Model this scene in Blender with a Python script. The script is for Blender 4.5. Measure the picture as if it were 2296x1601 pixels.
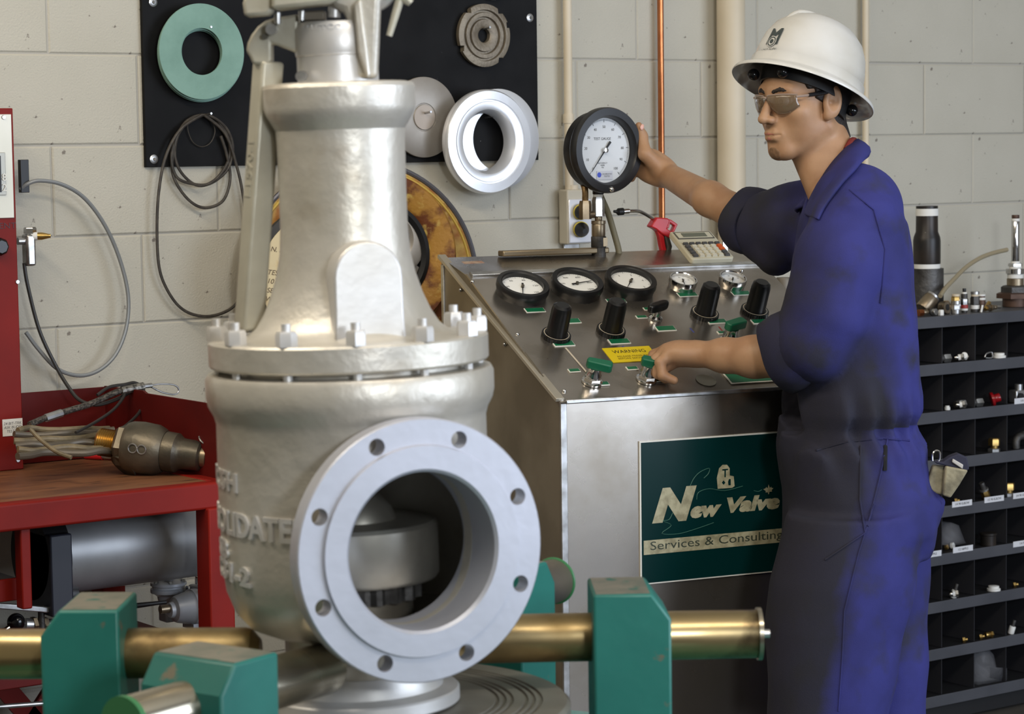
import bpy, bmesh, math, random
import numpy as np
from mathutils import Vector, Matrix
random.seed(7)
for o in list(bpy.data.objects): bpy.data.objects.remove(o)
SC = bpy.context.scene
COL = SC.collection
# ---------------------------------------------------------------- camera
# World axes: X runs along the block wall, Y points into it (wall face at Y = 0), Z is up.
FPX, CX, CY, EYE = 5500.0, 1148.0, 800.5, 1.62
YAW, PITCH, ROLL = math.atan2(.586, .81), math.radians(5.0), math.radians(.75)
CAM = Vector((0, -5.04, EYE))
FW0 = Vector((math.sin(YAW), math.cos(YAW), 0)); RT0 = Vector((math.cos(YAW), -math.sin(YAW), 0)); UPV = Vector((0, 0, 1))
FW = FW0*math.cos(PITCH) - UPV*math.sin(PITCH); U0 = UPV*math.cos(PITCH) + FW0*math.sin(PITCH)
RT = RT0*math.cos(ROLL) - U0*math.sin(ROLL); UP = U0*math.cos(ROLL) + RT0*math.sin(ROLL)
cam = bpy.data.cameras.new('camera'); camo = bpy.data.objects.new('camera', cam); COL.objects.link(camo)
cam.sensor_fit = 'HORIZONTAL'; cam.sensor_width = 36; cam.lens = 36*FPX/2296
m = Matrix.Identity(4)
for i, a in enumerate((RT, UP, -FW)):
    for j in range(3): m[j][i] = a[j]
m.translation = CAM
camo.matrix_world = m
cam.clip_start = .05
cam.dof.use_dof = True; cam.dof.focus_distance = 5.15; cam.dof.aperture_fstop = 9
SC.camera = camo
# measured directions: the point of the place that a measured picture position meets
def ray(px, py): return FW + RT*((px-CX)/FPX) - UP*((py-CY)/FPX)
def PY(px, py, Y): d = ray(px, py); return CAM + d*((Y-CAM.y)/d.y)
def PX(px, py, X): d = ray(px, py); return CAM + d*((X-CAM.x)/d.x)
def PZ(px, py, Z): d = ray(px, py); return CAM + d*((Z-CAM.z)/d.z)
def PD(px, py, D): return CAM + ray(px, py)*D
def PP(px, py, p, n): d = ray(px, py); return CAM + d*((p-CAM).dot(n)/d.dot(n))
# ---------------------------------------------------------------- light
VS = SC.view_settings
VS.view_transform = 'Standard'; VS.look = 'None'; VS.exposure = 0; VS.gamma = 1; VS.use_curve_mapping = False
wd = bpy.data.worlds.new('world'); SC.world = wd; wd.use_nodes = True
wd.node_tree.nodes['Background'].inputs[0].default_value = (.96, .93, .88, 1)
wd.node_tree.nodes['Background'].inputs[1].default_value = .18
def area(name, p, target, sx, sy, power, col):
    l = bpy.data.lights.new(name, 'AREA'); l.shape = 'RECTANGLE'; l.size = sx; l.size_y = sy; l.energy = power; l.color = col
    o = bpy.data.objects.new(name, l); COL.objects.link(o); o.location = p
    o.rotation_euler = (Vector(target)-Vector(p)).to_track_quat('-Z', 'Y').to_euler()
    return o
CP = lambda a, b, z: CAM*1 + RT0*a + FW0*b + Vector((0, 0, z-EYE))
area('daylight_door', CP(4.7, 2.2, 1.9), CP(.2, 4.0, 1.2), 3.6, 2.6, 215, (.74, .84, 1.0))
area('ceiling_tube', CP(-1.7, 3.0, 3.6), CP(-.3, 4.6, 1.0), 2.4, .35, 56, (1, .89, .72))
area('ceiling_tube', CP(1.0, 1.6, 3.8), CP(.5, 4.6, 1.0), 2.4, .35, 56, (1, .90, .76))
area('flash', CP(1.5, -.2, 2.15), CP(.1, 4.6, 1.2), .5, .5, 62, (.88, .94, 1.0))
# ---------------------------------------------------------------- helpers
def S(r, g, b):
    f = lambda c: ((c/255+.055)/1.055)**2.4 if c > 10 else c/255/12.92
    return (f(r), f(g), f(b), 1)
MATS = {}
def mat(name, c, rough=.5, metal=0., c2=None, sc=8., mixlo=.4, mixhi=.65, bump=0., bsc=60., det=6., coat=0., spec=.5, trans=0., alpha=1., emit=0., aniso=0., c3=None, sc3=30., lo3=.62, hi3=.7, stretch=None, r2=None, ior=1.45):
    if name in MATS: return MATS[name]
    mt = bpy.data.materials.new(name); mt.use_nodes = True; nt = mt.node_tree; N = nt.nodes; L = nt.links
    b = N['Principled BSDF']; b.inputs['Base Color'].default_value = c; b.inputs['Roughness'].default_value = rough; b.inputs['Metallic'].default_value = metal
    b.inputs['Coat Weight'].default_value = coat; b.inputs['Specular IOR Level'].default_value = spec; b.inputs['Transmission Weight'].default_value = trans; b.inputs['Alpha'].default_value = alpha; b.inputs['IOR'].default_value = ior
    if aniso: b.inputs['Anisotropic'].default_value = aniso
    if emit: b.inputs['Emission Color'].default_value = c; b.inputs['Emission Strength'].default_value = emit
    tc = N.new('ShaderNodeTexCoord'); mp = N.new('ShaderNodeMapping'); L.new(tc.outputs['Object'], mp.inputs[0])
    if stretch: mp.inputs['Scale'].default_value = stretch
    def noise(s, d=det):
        n = N.new('ShaderNodeTexNoise'); n.inputs['Scale'].default_value = s; n.inputs['Detail'].default_value = d; L.new(mp.outputs[0], n.inputs['Vector']); return n.outputs['Fac']
    def ramp(src, lo, hi):
        r = N.new('ShaderNodeMapRange'); r.inputs['From Min'].default_value = lo; r.inputs['From Max'].default_value = hi; L.new(src, r.inputs['Value']); return r.outputs['Result']
    def mix(f, a, bb):
        x = N.new('ShaderNodeMix'); x.data_type = 'RGBA'; L.new(f, x.inputs['Factor'])
        if isinstance(a, tuple): x.inputs['A'].default_value = a
        else: L.new(a, x.inputs['A'])
        x.inputs['B'].default_value = bb; return x.outputs['Result']
    cur = c
    if c2:
        f = ramp(noise(sc), mixlo, mixhi); cur = mix(f, cur, c2)
        if r2 is not None:
            rr = N.new('ShaderNodeMapRange'); rr.inputs['To Min'].default_value = rough; rr.inputs['To Max'].default_value = r2; L.new(f, rr.inputs['Value']); L.new(rr.outputs['Result'], b.inputs['Roughness'])
    if c3: cur = mix(ramp(noise(sc3), lo3, hi3), cur, c3)
    if not isinstance(cur, tuple): L.new(cur, b.inputs['Base Color'])
    if bump:
        bp = N.new('ShaderNodeBump'); bp.inputs['Strength'].default_value = bump; bp.inputs['Distance'].default_value = .004; L.new(noise(bsc), bp.inputs['Height']); L.new(bp.outputs[0], b.inputs['Normal'])
    MATS[name] = mt
    return mt
RM = {}
PRE = None    # frame of the piece of equipment being built (None = the room)
def lray(px, py): return PRE.to_3x3().transposed() @ ray(px, py)
def lcam(): return PRE.inverted() @ CAM
def KY(px, py, y): d = lray(px, py); c = lcam(); return c + d*((y-c.y)/d.y)
def KX(px, py, x): d = lray(px, py); c = lcam(); return c + d*((x-c.x)/d.x)
def KP(px, py, p, n): d = lray(px, py); c = lcam(); return c + d*((p-c).dot(n)/d.dot(n))
def tag(o, label=None, cat=None, group=None, kind=None):
    if label: o['label'] = label
    if cat: o['category'] = cat
    if group: o['group'] = group
    if kind: o['kind'] = kind
    return o
def thing(name, label, cat, loc=(0, 0, 0), rot=None, group=None):
    o = bpy.data.objects.new(name, None); o.empty_display_size = .05; COL.objects.link(o)
    M = Matrix.Translation(Vector(loc))
    if rot is not None: M = M @ rot.to_4x4()
    if PRE is not None: M = PRE @ M
    o.matrix_world = M
    RM[o.name] = M
    return tag(o, label, cat, group)
def axes(ex, ey, ez, o=(0, 0, 0)):
    M = Matrix.Identity(4)
    for i, a in enumerate((ex, ey, ez)):
        for j in range(3): M[j][i] = a[j]
    M.translation = Vector(o); return M
def along(p, d, hint=None):
    z = Vector(d).normalized(); h = Vector(hint) if hint is not None else (Vector((0, 0, 1)) if abs(z.z) < .95 else Vector((1, 0, 0)))
    x = h.cross(z).normalized(); return axes(x, z.cross(x), z, p)
def rotz(a): return Matrix.Rotation(a, 4, 'Z')
def T(x, y, z): return Matrix.Translation((x, y, z))
def spline(pts, k=8, closed=False):
    P = [Vector(p) for p in pts]; n = len(P); out = []
    for i in range(n if closed else n-1):
        g = lambda j: P[j % n] if closed else P[max(0, min(n-1, j))]
        a, b, c, d = g(i-1), g(i), g(i+1), g(i+2)
        for s in range(k):
            t = s/k
            out.append(.5*((2*b)+(c-a)*t+(2*a-5*b+4*c-d)*t*t+(3*b-a-3*c+d)*t**3))
    if not closed: out.append(P[-1])
    return out
class MB:
    def __init__(s): s.v = []; s.f = []
    def add(s, V, F, M=None):
        k = len(s.v)
        s.v += [M @ Vector(p) for p in V] if M is not None else [Vector(p) for p in V]
        s.f += [tuple(i+k for i in f) for f in F]; return s
    def box(s, c, d, M=None, taper=1.):
        x, y, z = d[0]/2, d[1]/2, d[2]/2; V = []
        for sz in (-1, 1):
            t = taper if sz > 0 else 1
            for sx, sy in ((-1, -1), (1, -1), (1, 1), (-1, 1)): V.append((c[0]+sx*x*t, c[1]+sy*y*t, c[2]+sz*z))
        return s.add(V, [(3, 2, 1, 0), (4, 5, 6, 7), (0, 1, 5, 4), (1, 2, 6, 5), (2, 3, 7, 6), (3, 0, 4, 7)], M)
    def lathe(s, prof, n=48, M=None, a0=0., a1=None):
        full = a1 is None; V = []; F = []; idx = []
        cols = n if full else n+1
        for r, z in prof:
            if r < 1e-7: idx.append([len(V)]*cols); V.append((0, 0, z))
            else:
                row = []
                for i in range(cols):
                    a = a0 + ((2*math.pi) if full else (a1-a0))*i/n
                    row.append(len(V)); V.append((r*math.cos(a), r*math.sin(a), z))
                idx.append(row)
        for j in range(len(prof)-1):
            A, B = idx[j], idx[j+1]
            for i in range(n):
                k = (i+1) % cols
                q = []
                for t in (A[i], A[k], B[k], B[i]):
                    if t not in q: q.append(t)
                if len(q) > 2: F.append(tuple(q))
        return s.add(V, F, M)
    def cyl(s, p0, p1, r0, r1=None, n=20):
        p0 = Vector(p0); p1 = Vector(p1); r1 = r0 if r1 is None else r1; h = (p1-p0).length
        return s.lathe([(0, 0), (r0, 0), (r1, h), (0, h)], n, along(p0, p1-p0))
    def tube(s, pts, r, n=8, closed=False, caps=True):
        P = [Vector(p) for p in pts]; m = len(P); V = []; F = []
        R = r if hasattr(r, '__len__') else [r]*m
        t0 = (P[1]-P[0]).normalized(); h = Vector((0, 0, 1)) if abs(t0.z) < .9 else Vector((1, 0, 0)); x = h.cross(t0).normalized()
        for i in range(m):
            if closed: t = (P[(i+1) % m]-P[i-1]).normalized()
            else: t = (P[min(m-1, i+1)]-P[max(0, i-1)]).normalized()
            x = (x - t*x.dot(t)).normalized(); y = t.cross(x)
            for k in range(n):
                a = 2*math.pi*k/n; V.append(P[i]+(x*math.cos(a)+y*math.sin(a))*R[i])
        for i in range(m if closed else m-1):
            for k in range(n):
                a = i*n+k; b = i*n+(k+1) % n; j = (i+1) % m
                F.append((a, b, j*n+(k+1) % n, j*n+k))
        if caps and not closed: F.append(tuple(range(n-1, -1, -1))); F.append(tuple(range((m-1)*n, m*n)))
        return s.add(V, F)
    def prism(s, poly, z0, z1, M=None):
        n = len(poly); V = [(p[0], p[1], z0) for p in poly]+[(p[0], p[1], z1) for p in poly]
        ar = sum(poly[i][0]*poly[(i+1) % n][1]-poly[(i+1) % n][0]*poly[i][1] for i in range(n))
        F = [tuple(range(n-1, -1, -1)), tuple(range(n, 2*n))]+[(i, (i+1) % n, n+(i+1) % n, n+i) for i in range(n)]
        if ar < 0: F = [tuple(reversed(f)) for f in F]
        return s.add(V, F, M)
    def hex(s, p, d, r, h, n=6): # hexagonal nut or head
        return s.lathe([(0, 0), (r, 0), (r, h*.8), (r*.86, h), (0, h)], n, along(p, d))
    def sphere(s, c, r, n=14, sc=(1, 1, 1), M=None):
        prof = [(r*math.sin(math.pi*i/n), -r*math.cos(math.pi*i/n)) for i in range(n+1)]
        prof[0] = (0, -r); prof[-1] = (0, r)
        t = MB().lathe(prof, n*2); return s.add([(c[0]+v.x*sc[0], c[1]+v.y*sc[1], c[2]+v.z*sc[2]) for v in t.v], t.f, M)
    def ring(s, R, r, n=48, k=10, M=None):
        return s.lathe([(R+r*math.cos(2*math.pi*i/k), r*math.sin(2*math.pi*i/k)) for i in range(k+1)], n, M)
    def build(s, name, mt, parent=None, local=False, bevel=0., seg=2, smooth=35, sub=0, label=None):
        me = bpy.data.meshes.new(name); V = s.v if PRE is None or local else [PRE @ v for v in s.v]
        loc = Vector((0, 0, 0))
        if parent is not None:
            if not local:
                inv = RM[parent.name].inverted(); V = [inv @ v for v in V]
        else:
            mn = Vector((min(v[i] for v in V) for i in range(3))); mx = Vector((max(v[i] for v in V) for i in range(3)))
            loc = Vector(((mn.x+mx.x)/2, (mn.y+mx.y)/2, mn.z)); V = [v-loc for v in V]
        me.from_pydata([tuple(v) for v in V], [], s.f)
        b = bmesh.new(); b.from_mesh(me); bmesh.ops.remove_doubles(b, verts=b.verts, dist=1e-6); bmesh.ops.recalc_face_normals(b, faces=b.faces); b.to_mesh(me); b.free()
        return place(me, name, mt, parent, loc, bevel, seg, smooth, sub, label)
def place(me, name, mt, parent=None, loc=(0, 0, 0), bevel=0., seg=2, smooth=35, sub=0, label=None):
    me.materials.clear()
    for x in (mt if isinstance(mt, (list, tuple)) else [mt]): me.materials.append(x)
    if smooth:
        me.polygons.foreach_set('use_smooth', [True]*len(me.polygons))
        if smooth < 180: me.set_sharp_from_angle(angle=math.radians(smooth))
    o = bpy.data.objects.new(name, me); COL.objects.link(o)
    if parent is not None:
        o.parent = parent; RM[o.name] = RM[parent.name]
    else:
        o.location = loc; RM[o.name] = Matrix.Translation(Vector(loc))
    if bevel:
        md = o.modifiers.new('bevel', 'BEVEL'); md.width = bevel; md.segments = seg; md.limit_method = 'ANGLE'; md.angle_limit = math.radians(40); md.harden_normals = False
    if sub:
        md = o.modifiers.new('sub', 'SUBSURF'); md.levels = sub; md.render_levels = sub
    if label: o['label'] = label
    return o
def dup(root, M, label=None, group=None):   # copy of a thing with copies of its parts and their parts
    r = root.copy(); COL.objects.link(r); r.parent = None; r.matrix_world = M; RM[r.name] = M
    if label: r['label'] = label
    if group: r['group'] = group
    for ch in [o for o in KIDS(root)]:
        c = ch.copy(); COL.objects.link(c); c.parent = r; RM[c.name] = M
        for g in KIDS(ch):
            d = g.copy(); COL.objects.link(d); d.parent = c; RM[d.name] = M
    return r
def KIDS(o): return [c for c in bpy.data.objects if c.parent == o]
def rawmesh(mb):
    me = bpy.data.meshes.new('tmp'); me.from_pydata([tuple(v) for v in mb.v], [], mb.f)
    b = bmesh.new(); b.from_mesh(me); bmesh.ops.remove_doubles(b, verts=b.verts, dist=1e-6); bmesh.ops.recalc_face_normals(b, faces=b.faces); b.to_mesh(me); b.free(); return me
def cut(mb, cutters, op='DIFFERENCE'):
    A = bpy.data.objects.new('a', rawmesh(mb)); COL.objects.link(A); cs = []
    for c in cutters:
        B = bpy.data.objects.new('b', rawmesh(c)); COL.objects.link(B); cs.append(B)
        md = A.modifiers.new('x', 'BOOLEAN'); md.operation = op; md.object = B; md.solver = 'EXACT'
    dg = bpy.context.evaluated_depsgraph_get(); dg.update()
    me = bpy.data.meshes.new_from_object(A.evaluated_get(dg))
    for o in [A]+cs: bpy.data.objects.remove(o)
    out = MB(); out.v = [v.co.copy() for v in me.vertices]; out.f = [tuple(p.vertices) for p in me.polygons]; return out
TXT = {}
def text(s, size, ext=0., bold=0., shear=0., w=None):
    cu = bpy.data.curves.new('t', 'FONT'); cu.body = s; cu.size = size; cu.extrude = ext; cu.offset = bold; cu.shear = shear; cu.align_x = 'CENTER'; cu.align_y = 'CENTER'; cu.resolution_u = 3
    o = bpy.data.objects.new('t', cu); COL.objects.link(o)
    dg = bpy.context.evaluated_depsgraph_get(); dg.update()
    me = bpy.data.meshes.new_from_object(o.evaluated_get(dg)); bpy.data.objects.remove(o)
    V = [v.co.copy() for v in me.vertices]; F = [tuple(p.vertices) for p in me.polygons]
    if w and V:
        x0 = min(v.x for v in V); x1 = max(v.x for v in V); k = w/(x1-x0); c = (x0+x1)/2
        for v in V: v.x = (v.x-c)*k
    return V, F
# ---------------------------------------------------------------- materials
M_WALL = mat('painted block', S(184, 179, 165), .66, 0, S(172, 167, 152), 2.2, .35, .7, bump=.35, bsc=220, c3=S(120, 112, 102), sc3=48, lo3=.70, hi3=.74)
M_MORT = mat('painted mortar', S(172, 167, 157), .8)
M_FLOOR = mat('shop floor', S(58, 54, 50), .6, 0, S(80, 76, 70), 3, bump=.2)
M_BLACK = mat('black panel', S(17, 17, 18), .62, spec=.15, metal=0, c2=S(24, 24, 25), sc=9, c3=S(150, 150, 150), sc3=70, lo3=.755, hi3=.78)
M_SILV = mat('aluminium paint', S(198, 194, 186), .40, .5, S(178, 172, 158), 5, .35, .7, bump=.7, bsc=22, c3=S(158, 146, 128), sc3=7, lo3=.62, hi3=.75)
M_SILV2 = mat('aluminium paint smooth', S(204, 203, 202), .40, .5, S(190, 187, 182), 8, bump=.06, bsc=70)
M_SILVF = mat('aluminium paint cool lit flange', S(186, 188, 198), .42, .5, S(174, 176, 184), 5, .35, .7, bump=.09, bsc=44, c3=S(168, 158, 142), sc3=6, lo3=.66, hi3=.78)  # bluish tint: the cool light the flange reflects, put into its colour
M_BEIGE = mat('grey beige paint', S(176, 172, 156), .42, .3, S(158, 153, 138), 8, bump=.15, bsc=60)
M_DARKM = mat('dark cast metal', S(86, 84, 82), .5, .6, S(50, 48, 46), 14, bump=.5, bsc=70)
M_STEEL = mat('brushed steel', S(178, 171, 162), .22, .92, S(140, 131, 118), 6, .35, .7, bump=.02, bsc=30, r2=.33)
M_STEEL2 = mat('steel side', S(150, 140, 122), .46, .75, S(125, 115, 98), 5)
M_CHR = mat('chrome', S(205, 203, 200), .13, 1)
M_TEAL = mat('green machine paint', S(34, 106, 96), .42, 0, S(26, 92, 84), 4, c3=S(96, 92, 76), sc3=26, lo3=.68, hi3=.73, bump=.1, bsc=40)
M_BARE = mat('bare machined steel', S(112, 104, 92), .45, .6, S(92, 90, 82), 10)
M_BRASS = mat('worn brass tube', S(168, 148, 108), .30, .95, S(120, 100, 64), 7, .45, .7, r2=.5, c3=S(70, 58, 42), sc3=12, lo3=.56, hi3=.72)
M_NICK = mat('nickel tube', S(174, 166, 148), .2, .95, S(134, 124, 104), 5, r2=.32)
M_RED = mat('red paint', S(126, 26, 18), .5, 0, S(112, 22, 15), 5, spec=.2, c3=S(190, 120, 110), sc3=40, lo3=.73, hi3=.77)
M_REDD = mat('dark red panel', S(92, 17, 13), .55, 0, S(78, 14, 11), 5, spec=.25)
M_WOODTOP = mat('worn bench top', S(126, 84, 56), .45, 0, S(96, 62, 42), 6, c3=S(60, 42, 32), sc3=12, lo3=.62, hi3=.72, stretch=(1, 4, 1))
M_RUB = mat('black rubber', S(24, 24, 25), .45)
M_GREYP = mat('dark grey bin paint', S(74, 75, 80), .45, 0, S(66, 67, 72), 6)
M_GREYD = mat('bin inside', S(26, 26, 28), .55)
M_WHITE = mat('white print', S(222, 220, 212), .5)
M_INK = mat('black ink', S(22, 22, 22), .5)
M_COPPER = mat('copper', S(196, 124, 80), .3, .95, S(160, 96, 62), 10)
M_CREAM = mat('cream pipe paint', S(206, 193, 170), .5, 0, S(192, 178, 152), 3)
M_ZINC = mat('zinc', S(190, 190, 190), .32, .9, S(150, 148, 144), 30)
# ---------------------------------------------------------------- the room
BL, BH = .4188, .2032
wall = MB().box((2.8, .1095, 2.15), (11.4, .21, 4.4)).build('wall_back', M_MORT); tag(wall, kind='structure')
wl = MB().box((-2.9, -3.4, 2.15), (.1, 8, 4.4)).build('wall_left', mat('warm side wall', S(204, 194, 170), .8)); tag(wl, kind='structure')  # unseen side wall, added so its warm paint reflects onto the valve
ce = MB().box((3.2, -3.0, 4.40), (12.2, 8.5, .1)).build('ceiling', mat('white ceiling', S(214, 208, 196), .8)); tag(ce, kind='structure')
def block_mesh(w):
    mb = MB(); g = .0016; c = .0035; d = .012
    x0, x1, z0, z1 = g-w/2, w/2-g, g-BH/2, BH/2-g
    V = [(x0, d, z0), (x1, d, z0), (x1, d, z1), (x0, d, z1), (x0, c*.8, z0), (x1, c*.8, z0), (x1, c*.8, z1), (x0, c*.8, z1), (x0+c, 0, z0+c), (x1-c, 0, z0+c), (x1-c, 0, z1-c), (x0+c, 0, z1-c)]
    F = [(8, 9, 10, 11)]
    for a in range(4):
        b = (a+1) % 4; F += [(a, b, 4+b, 4+a), (4+a, 4+b, 8+b, 8+a)]
    return mb.add(V, F)
bm = block_mesh(BL); first = None
for r in range(12):
    z = 1.626-BH*8+BH*(r+.5)
    off = 5.32 if (r % 2) else 5.12
    for k in range(-9, 3):
        x = off+BL*(k+.5)
        if x < 2.0 or x > 6.6: continue
        if first is None:
            first = MB().add(bm.v, bm.f, T(x, 0, z)).build('concrete_block', M_WALL, wall, smooth=0); mesh0 = first.data
            base = Vector((x, 0, z))
        else:
            c = first.copy(); COL.objects.link(c); c.parent = wall
            c.location = Vector((x, 0, z))-base+Vector((0, random.uniform(0, .0018), random.uniform(-.0012, .0012)))
            c.rotation_euler = (0, 0, 0)
fl = MB().box((2.8, -3.5, -.05), (11.4, 9, .1)).build('floor', M_FLOOR); tag(fl, kind='structure')
# ---------------------------------------------------------------- test stand and the big safety valve
VD = 3.37
VB = PD(813, 1572, VD)                      # foot of the valve on the turntable
Z0 = VB.z
LOC = axes(RT0, FW0, UPV)                   # local x to the picture's right, y away, z up
tilt = Matrix.Rotation(math.radians(-1.15), 4, 'Y')
VM = Matrix.Translation(VB) @ LOC @ tilt
valve = thing('safety_valve', 'large silver flanged safety relief valve clamped on the green test stand', 'valve', VB, (LOC @ tilt).to_3x3())
OUT = math.radians(26.4); od = Vector((math.sin(OUT), -math.cos(OUT), 0)); OZ = .238
outer = [(0, .03), (.102, .03), (.103, .098), (.125, .104), (.150, .115), (.168, .136), (.179, .165), (.183, .20), (.184, .30), (.183, .392), (.186, .403), (.193, .416), (.1955, .428), (.1955, .452), (.192, .459), (.165, .461), (.165, .469), (0, .469)]
body = MB().lathe(outer, 96)
cav = MB().lathe([(0, .105), (.12, .108), (.15, .125), (.164, .16), (.166, .37), (.14, .40), (0, .405)], 64)
bore = MB().cyl(od*.0+Vector((0, 0, OZ)), od*.3+Vector((0, 0, OZ)), .1032, n=64)
body = cut(body, [cav, bore])
body.build('valve_body', M_SILV, valve, local=True, smooth=28)
AO = along(Vector((0, 0, OZ)), od)
fl = MB().lathe([(.1035, .125), (.122, .125), (.122, .182), (.130, .191), (.1705, .1915), (.1718, .193), (.1718, .2175), (.170, .2195), (.1385, .2195), (.1365, .225), (.107, .225), (.1030, .221), (.1035, .125)], 96, AO)
holes = [MB().cyl(AO @ Vector((.151*math.cos(a), .151*math.sin(a), .15)), AO @ Vector((.151*math.cos(a), .151*math.sin(a), .25)), .0112, n=20) for a in [math.radians(22.5+45*i) for i in range(8)]]
fl = cut(fl, holes)
fl.build('outlet_flange', M_SILVF, valve, local=True, smooth=28)
# inlet foot
MB().lathe([(0, 0), (.132, 0), (.134, .002), (.134, .017), (.132, .0195), (.112, .024), (.107, .034), (.104, .05), (0, .05)], 72).build('inlet_flange', M_SILV2, valve, local=True)
# trim seen through the outlet
dh = MB().lathe([(0, .172), (.108, .172), (.112, .178), (.112, .246), (.108, .251), (.055, .253), (.05, .268), (.03, .29), (.022, .37), (0, .37)], 64).build('disc_holder', mat('disc steel', S(164, 160, 150), .38, .8, S(130, 126, 118), 8), valve, local=True)
g = MB(); pr = []
for i in range(72):
    a = 2*math.pi*i/72; r = .088 if (i//2) % 2 else .081; pr.append((r*math.cos(a), r*math.sin(a)))
g.prism(pr, .146, .173).build('adjusting_ring', M_DARKM, valve, local=True, smooth=0)
MB().lathe([(0, .09), (.076, .09), (.074, .146), (0, .146)], 48).build('nozzle', M_BARE, valve, local=True)
# bonnet
MB().lathe([(0, .468), (.187, .468), (.1895, .471), (.1895, .501), (.187, .504), (.150, .505), (.136, .509), (.124, .519), (.113, .537), (.103, .560), (.094, .588), (.0885, .615), (.0860, .65), (.0858, .70), (.0865, .765), (.0875, .782), (.094, .793), (.100, .803), (.1025, .812), (.1025, .838), (.100, .843), (.09, .845), (0, .845)], 96).build('bonnet', M_SILV, valve, local=True, smooth=26)
la = math.radians(17); ld = Vector((math.sin(la), -math.cos(la), 0)); lx = Vector((math.cos(la), math.sin(la), 0))
pol = [(-.0480, .503), (.0480, .503), (.0465, .54), (.046, .588)] + [(.046*math.cos(a), .588+.048*math.sin(a)) for a in [math.pi*i/14 for i in range(1, 14)]] + [(-.046, .588), (-.0465, .54)]
MB().prism(pol, .03, .1290, axes(lx, UPV, -Vector(lx).cross(UPV)*-1, (0, 0, 0)) if False else axes(lx, UPV, lx.cross(UPV), (0, 0, 0))).build('lug', M_SILV2, valve, local=True, bevel=.003, smooth=40)
for i in range(12):
    a = math.radians(-84+30*i+1); p = Vector((.1765*math.sin(a), -.1765*math.cos(a), .504))
    q = random.uniform(0, 1)
    s = MB().hex(p, UPV.copy() if True else 0, 0.0145, .020)
    # turn each nut a little differently
    s.v = [Matrix.Translation(p) @ rotz(q) @ Matrix.Translation(-p) @ v for v in s.v]
    n = s.build('nut', M_SILV2, valve, local=True, smooth=30)
    MB().cyl(p+UPV*.015, p+UPV*.030, .0062, n=12).build('stud', M_SILV2, n, local=True)
    MB().cyl(p-UPV*.047, p-UPV*.03, .0062, n=10).build('stud', M_SILV2, n, local=True)
# cast lettering on the body
def bend(parts, R, name, mt, parent):
    for (s, size, ang, zc, ext, bold, w, slope) in parts:
        V, F = text(s, size, ext, bold, w=w); mb = MB()
        mb.add([((R+v.z)*math.sin(ang+v.x/R), -(R+v.z)*math.cos(ang+v.x/R), zc+v.y+slope*v.x) for v in V], F)
        mb.build(name, mt, parent, local=True, smooth=30)
R_ = math.radians
bend([('CONSOLIDATED', .043, R_(-61), .2655, .0035, .0012, .305, -.02), ('7C5H', .034, R_(-69), .322, .003, .0012, .105, -.03), ('SB', .032, R_(-71), .228, .003, .0015, .048, -.03), ('C31-2', .034, R_(-64), .199, .003, .0012, .115, -.05)], .1832, 'cast_lettering', M_SILV2, valve)
bend([('ELLETCO', .011, R_(-18), .9165, .0010, .0004, .060, 0)], .0556, 'cap_lettering', M_SILV2, valve)
# cap, lever and yoke
zl = lambda y: (1572-y)/1622
xl = lambda x, y: (x-(813-(1572-y)*.0405))/1632      # across from the valve's axis, measured positions
MB().lathe([(0, .842), (.0545, .842), (.0545, .880), (.056, .8815), (.056, .884), (.0565, .8855), (.0565, .917), (.051, .9255), (.02, .9255), (0, .9255)], 64).build('cap', M_SILV2, valve, local=True)
def plate(px, y0, y1, name, mt, bev=.003, M=None):
    pts = [(xl(a, b), zl(b)) for a, b in px]
    mb = MB().prism(pts, -y1, -y0, axes((1, 0, 0), (0, 0, 1), (0, -1, 0)))
    if M is not None: mb.v = [M @ v for v in mb.v]
    return mb.build(name, mt, valve, local=True, bevel=bev, seg=3, smooth=40)
plate([(561, 110), (570, 92), (584, 75), (600, 64), (620, 58), (640, 56), (672, 52), (672, 137), (655, 130), (633, 121), (613, 112), (614, 150), (604, 160), (572, 156), (566, 140), (558, 128)], -.018, .018, 'lever_head', M_BEIGE, .004)
plate([(558, 28), (562, 18), (572, 9), (590, -4), (612, -20), (622, -20), (622, 46), (612, 55), (562, 57)], -.062, -.020, 'lever_end', M_BEIGE, .005)
plate([(622, -30), (790, -30), (783, 0), (772, 18), (760, 30), (745, 36), (622, 45)], -.075, -.014, 'lifting_lever', M_BEIGE, .005)
p0 = Vector((xl(604, 150), .0, zl(150))); p1 = Vector((xl(560, 736), .0, zl(736)))
D = (p0-p1); Lh = D.length
hm = along(p1, D, hint=Vector((math.sin(R_(36)), -math.cos(R_(36)), 0)))
h = MB()
W, TH = .0335, .030
prof = [(-W/2, -TH/2), (W/2, -TH/2), (W/2, TH/2), (-W/2, TH/2)]
h.prism(prof, 0, Lh, hm)
hb = h.build('lever_handle', M_BEIGE, valve, local=True, bevel=.0045, seg=3, smooth=40)
fx = hm.col[0].to_3d(); fy = hm.col[1].to_3d(); fz = hm.col[2].to_3d()
def hface(s, name):   # raised figures cast along the handle
    V, F = text(s, .020, .0012, .0003, w=.075)
    side = max(((fx, W/2), (-fx, W/2), (fy, TH/2), (-fy, TH/2)), key=lambda t: t[0].dot(Vector((-.25, -1, 0))))
    nrm, off = side
    up = fz; r = up.cross(nrm)
    M = axes(up, -r, nrm, p1+fz*(Lh*.60)+nrm*(off))
    M = axes(up, nrm.cross(up), nrm, p1+fz*(Lh*.60)+nrm*off)
    MB().add(V, F, M).build(name, M_BEIGE, hb, local=True, smooth=30)
hface('L1570-1', 'raised_figures')
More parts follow.
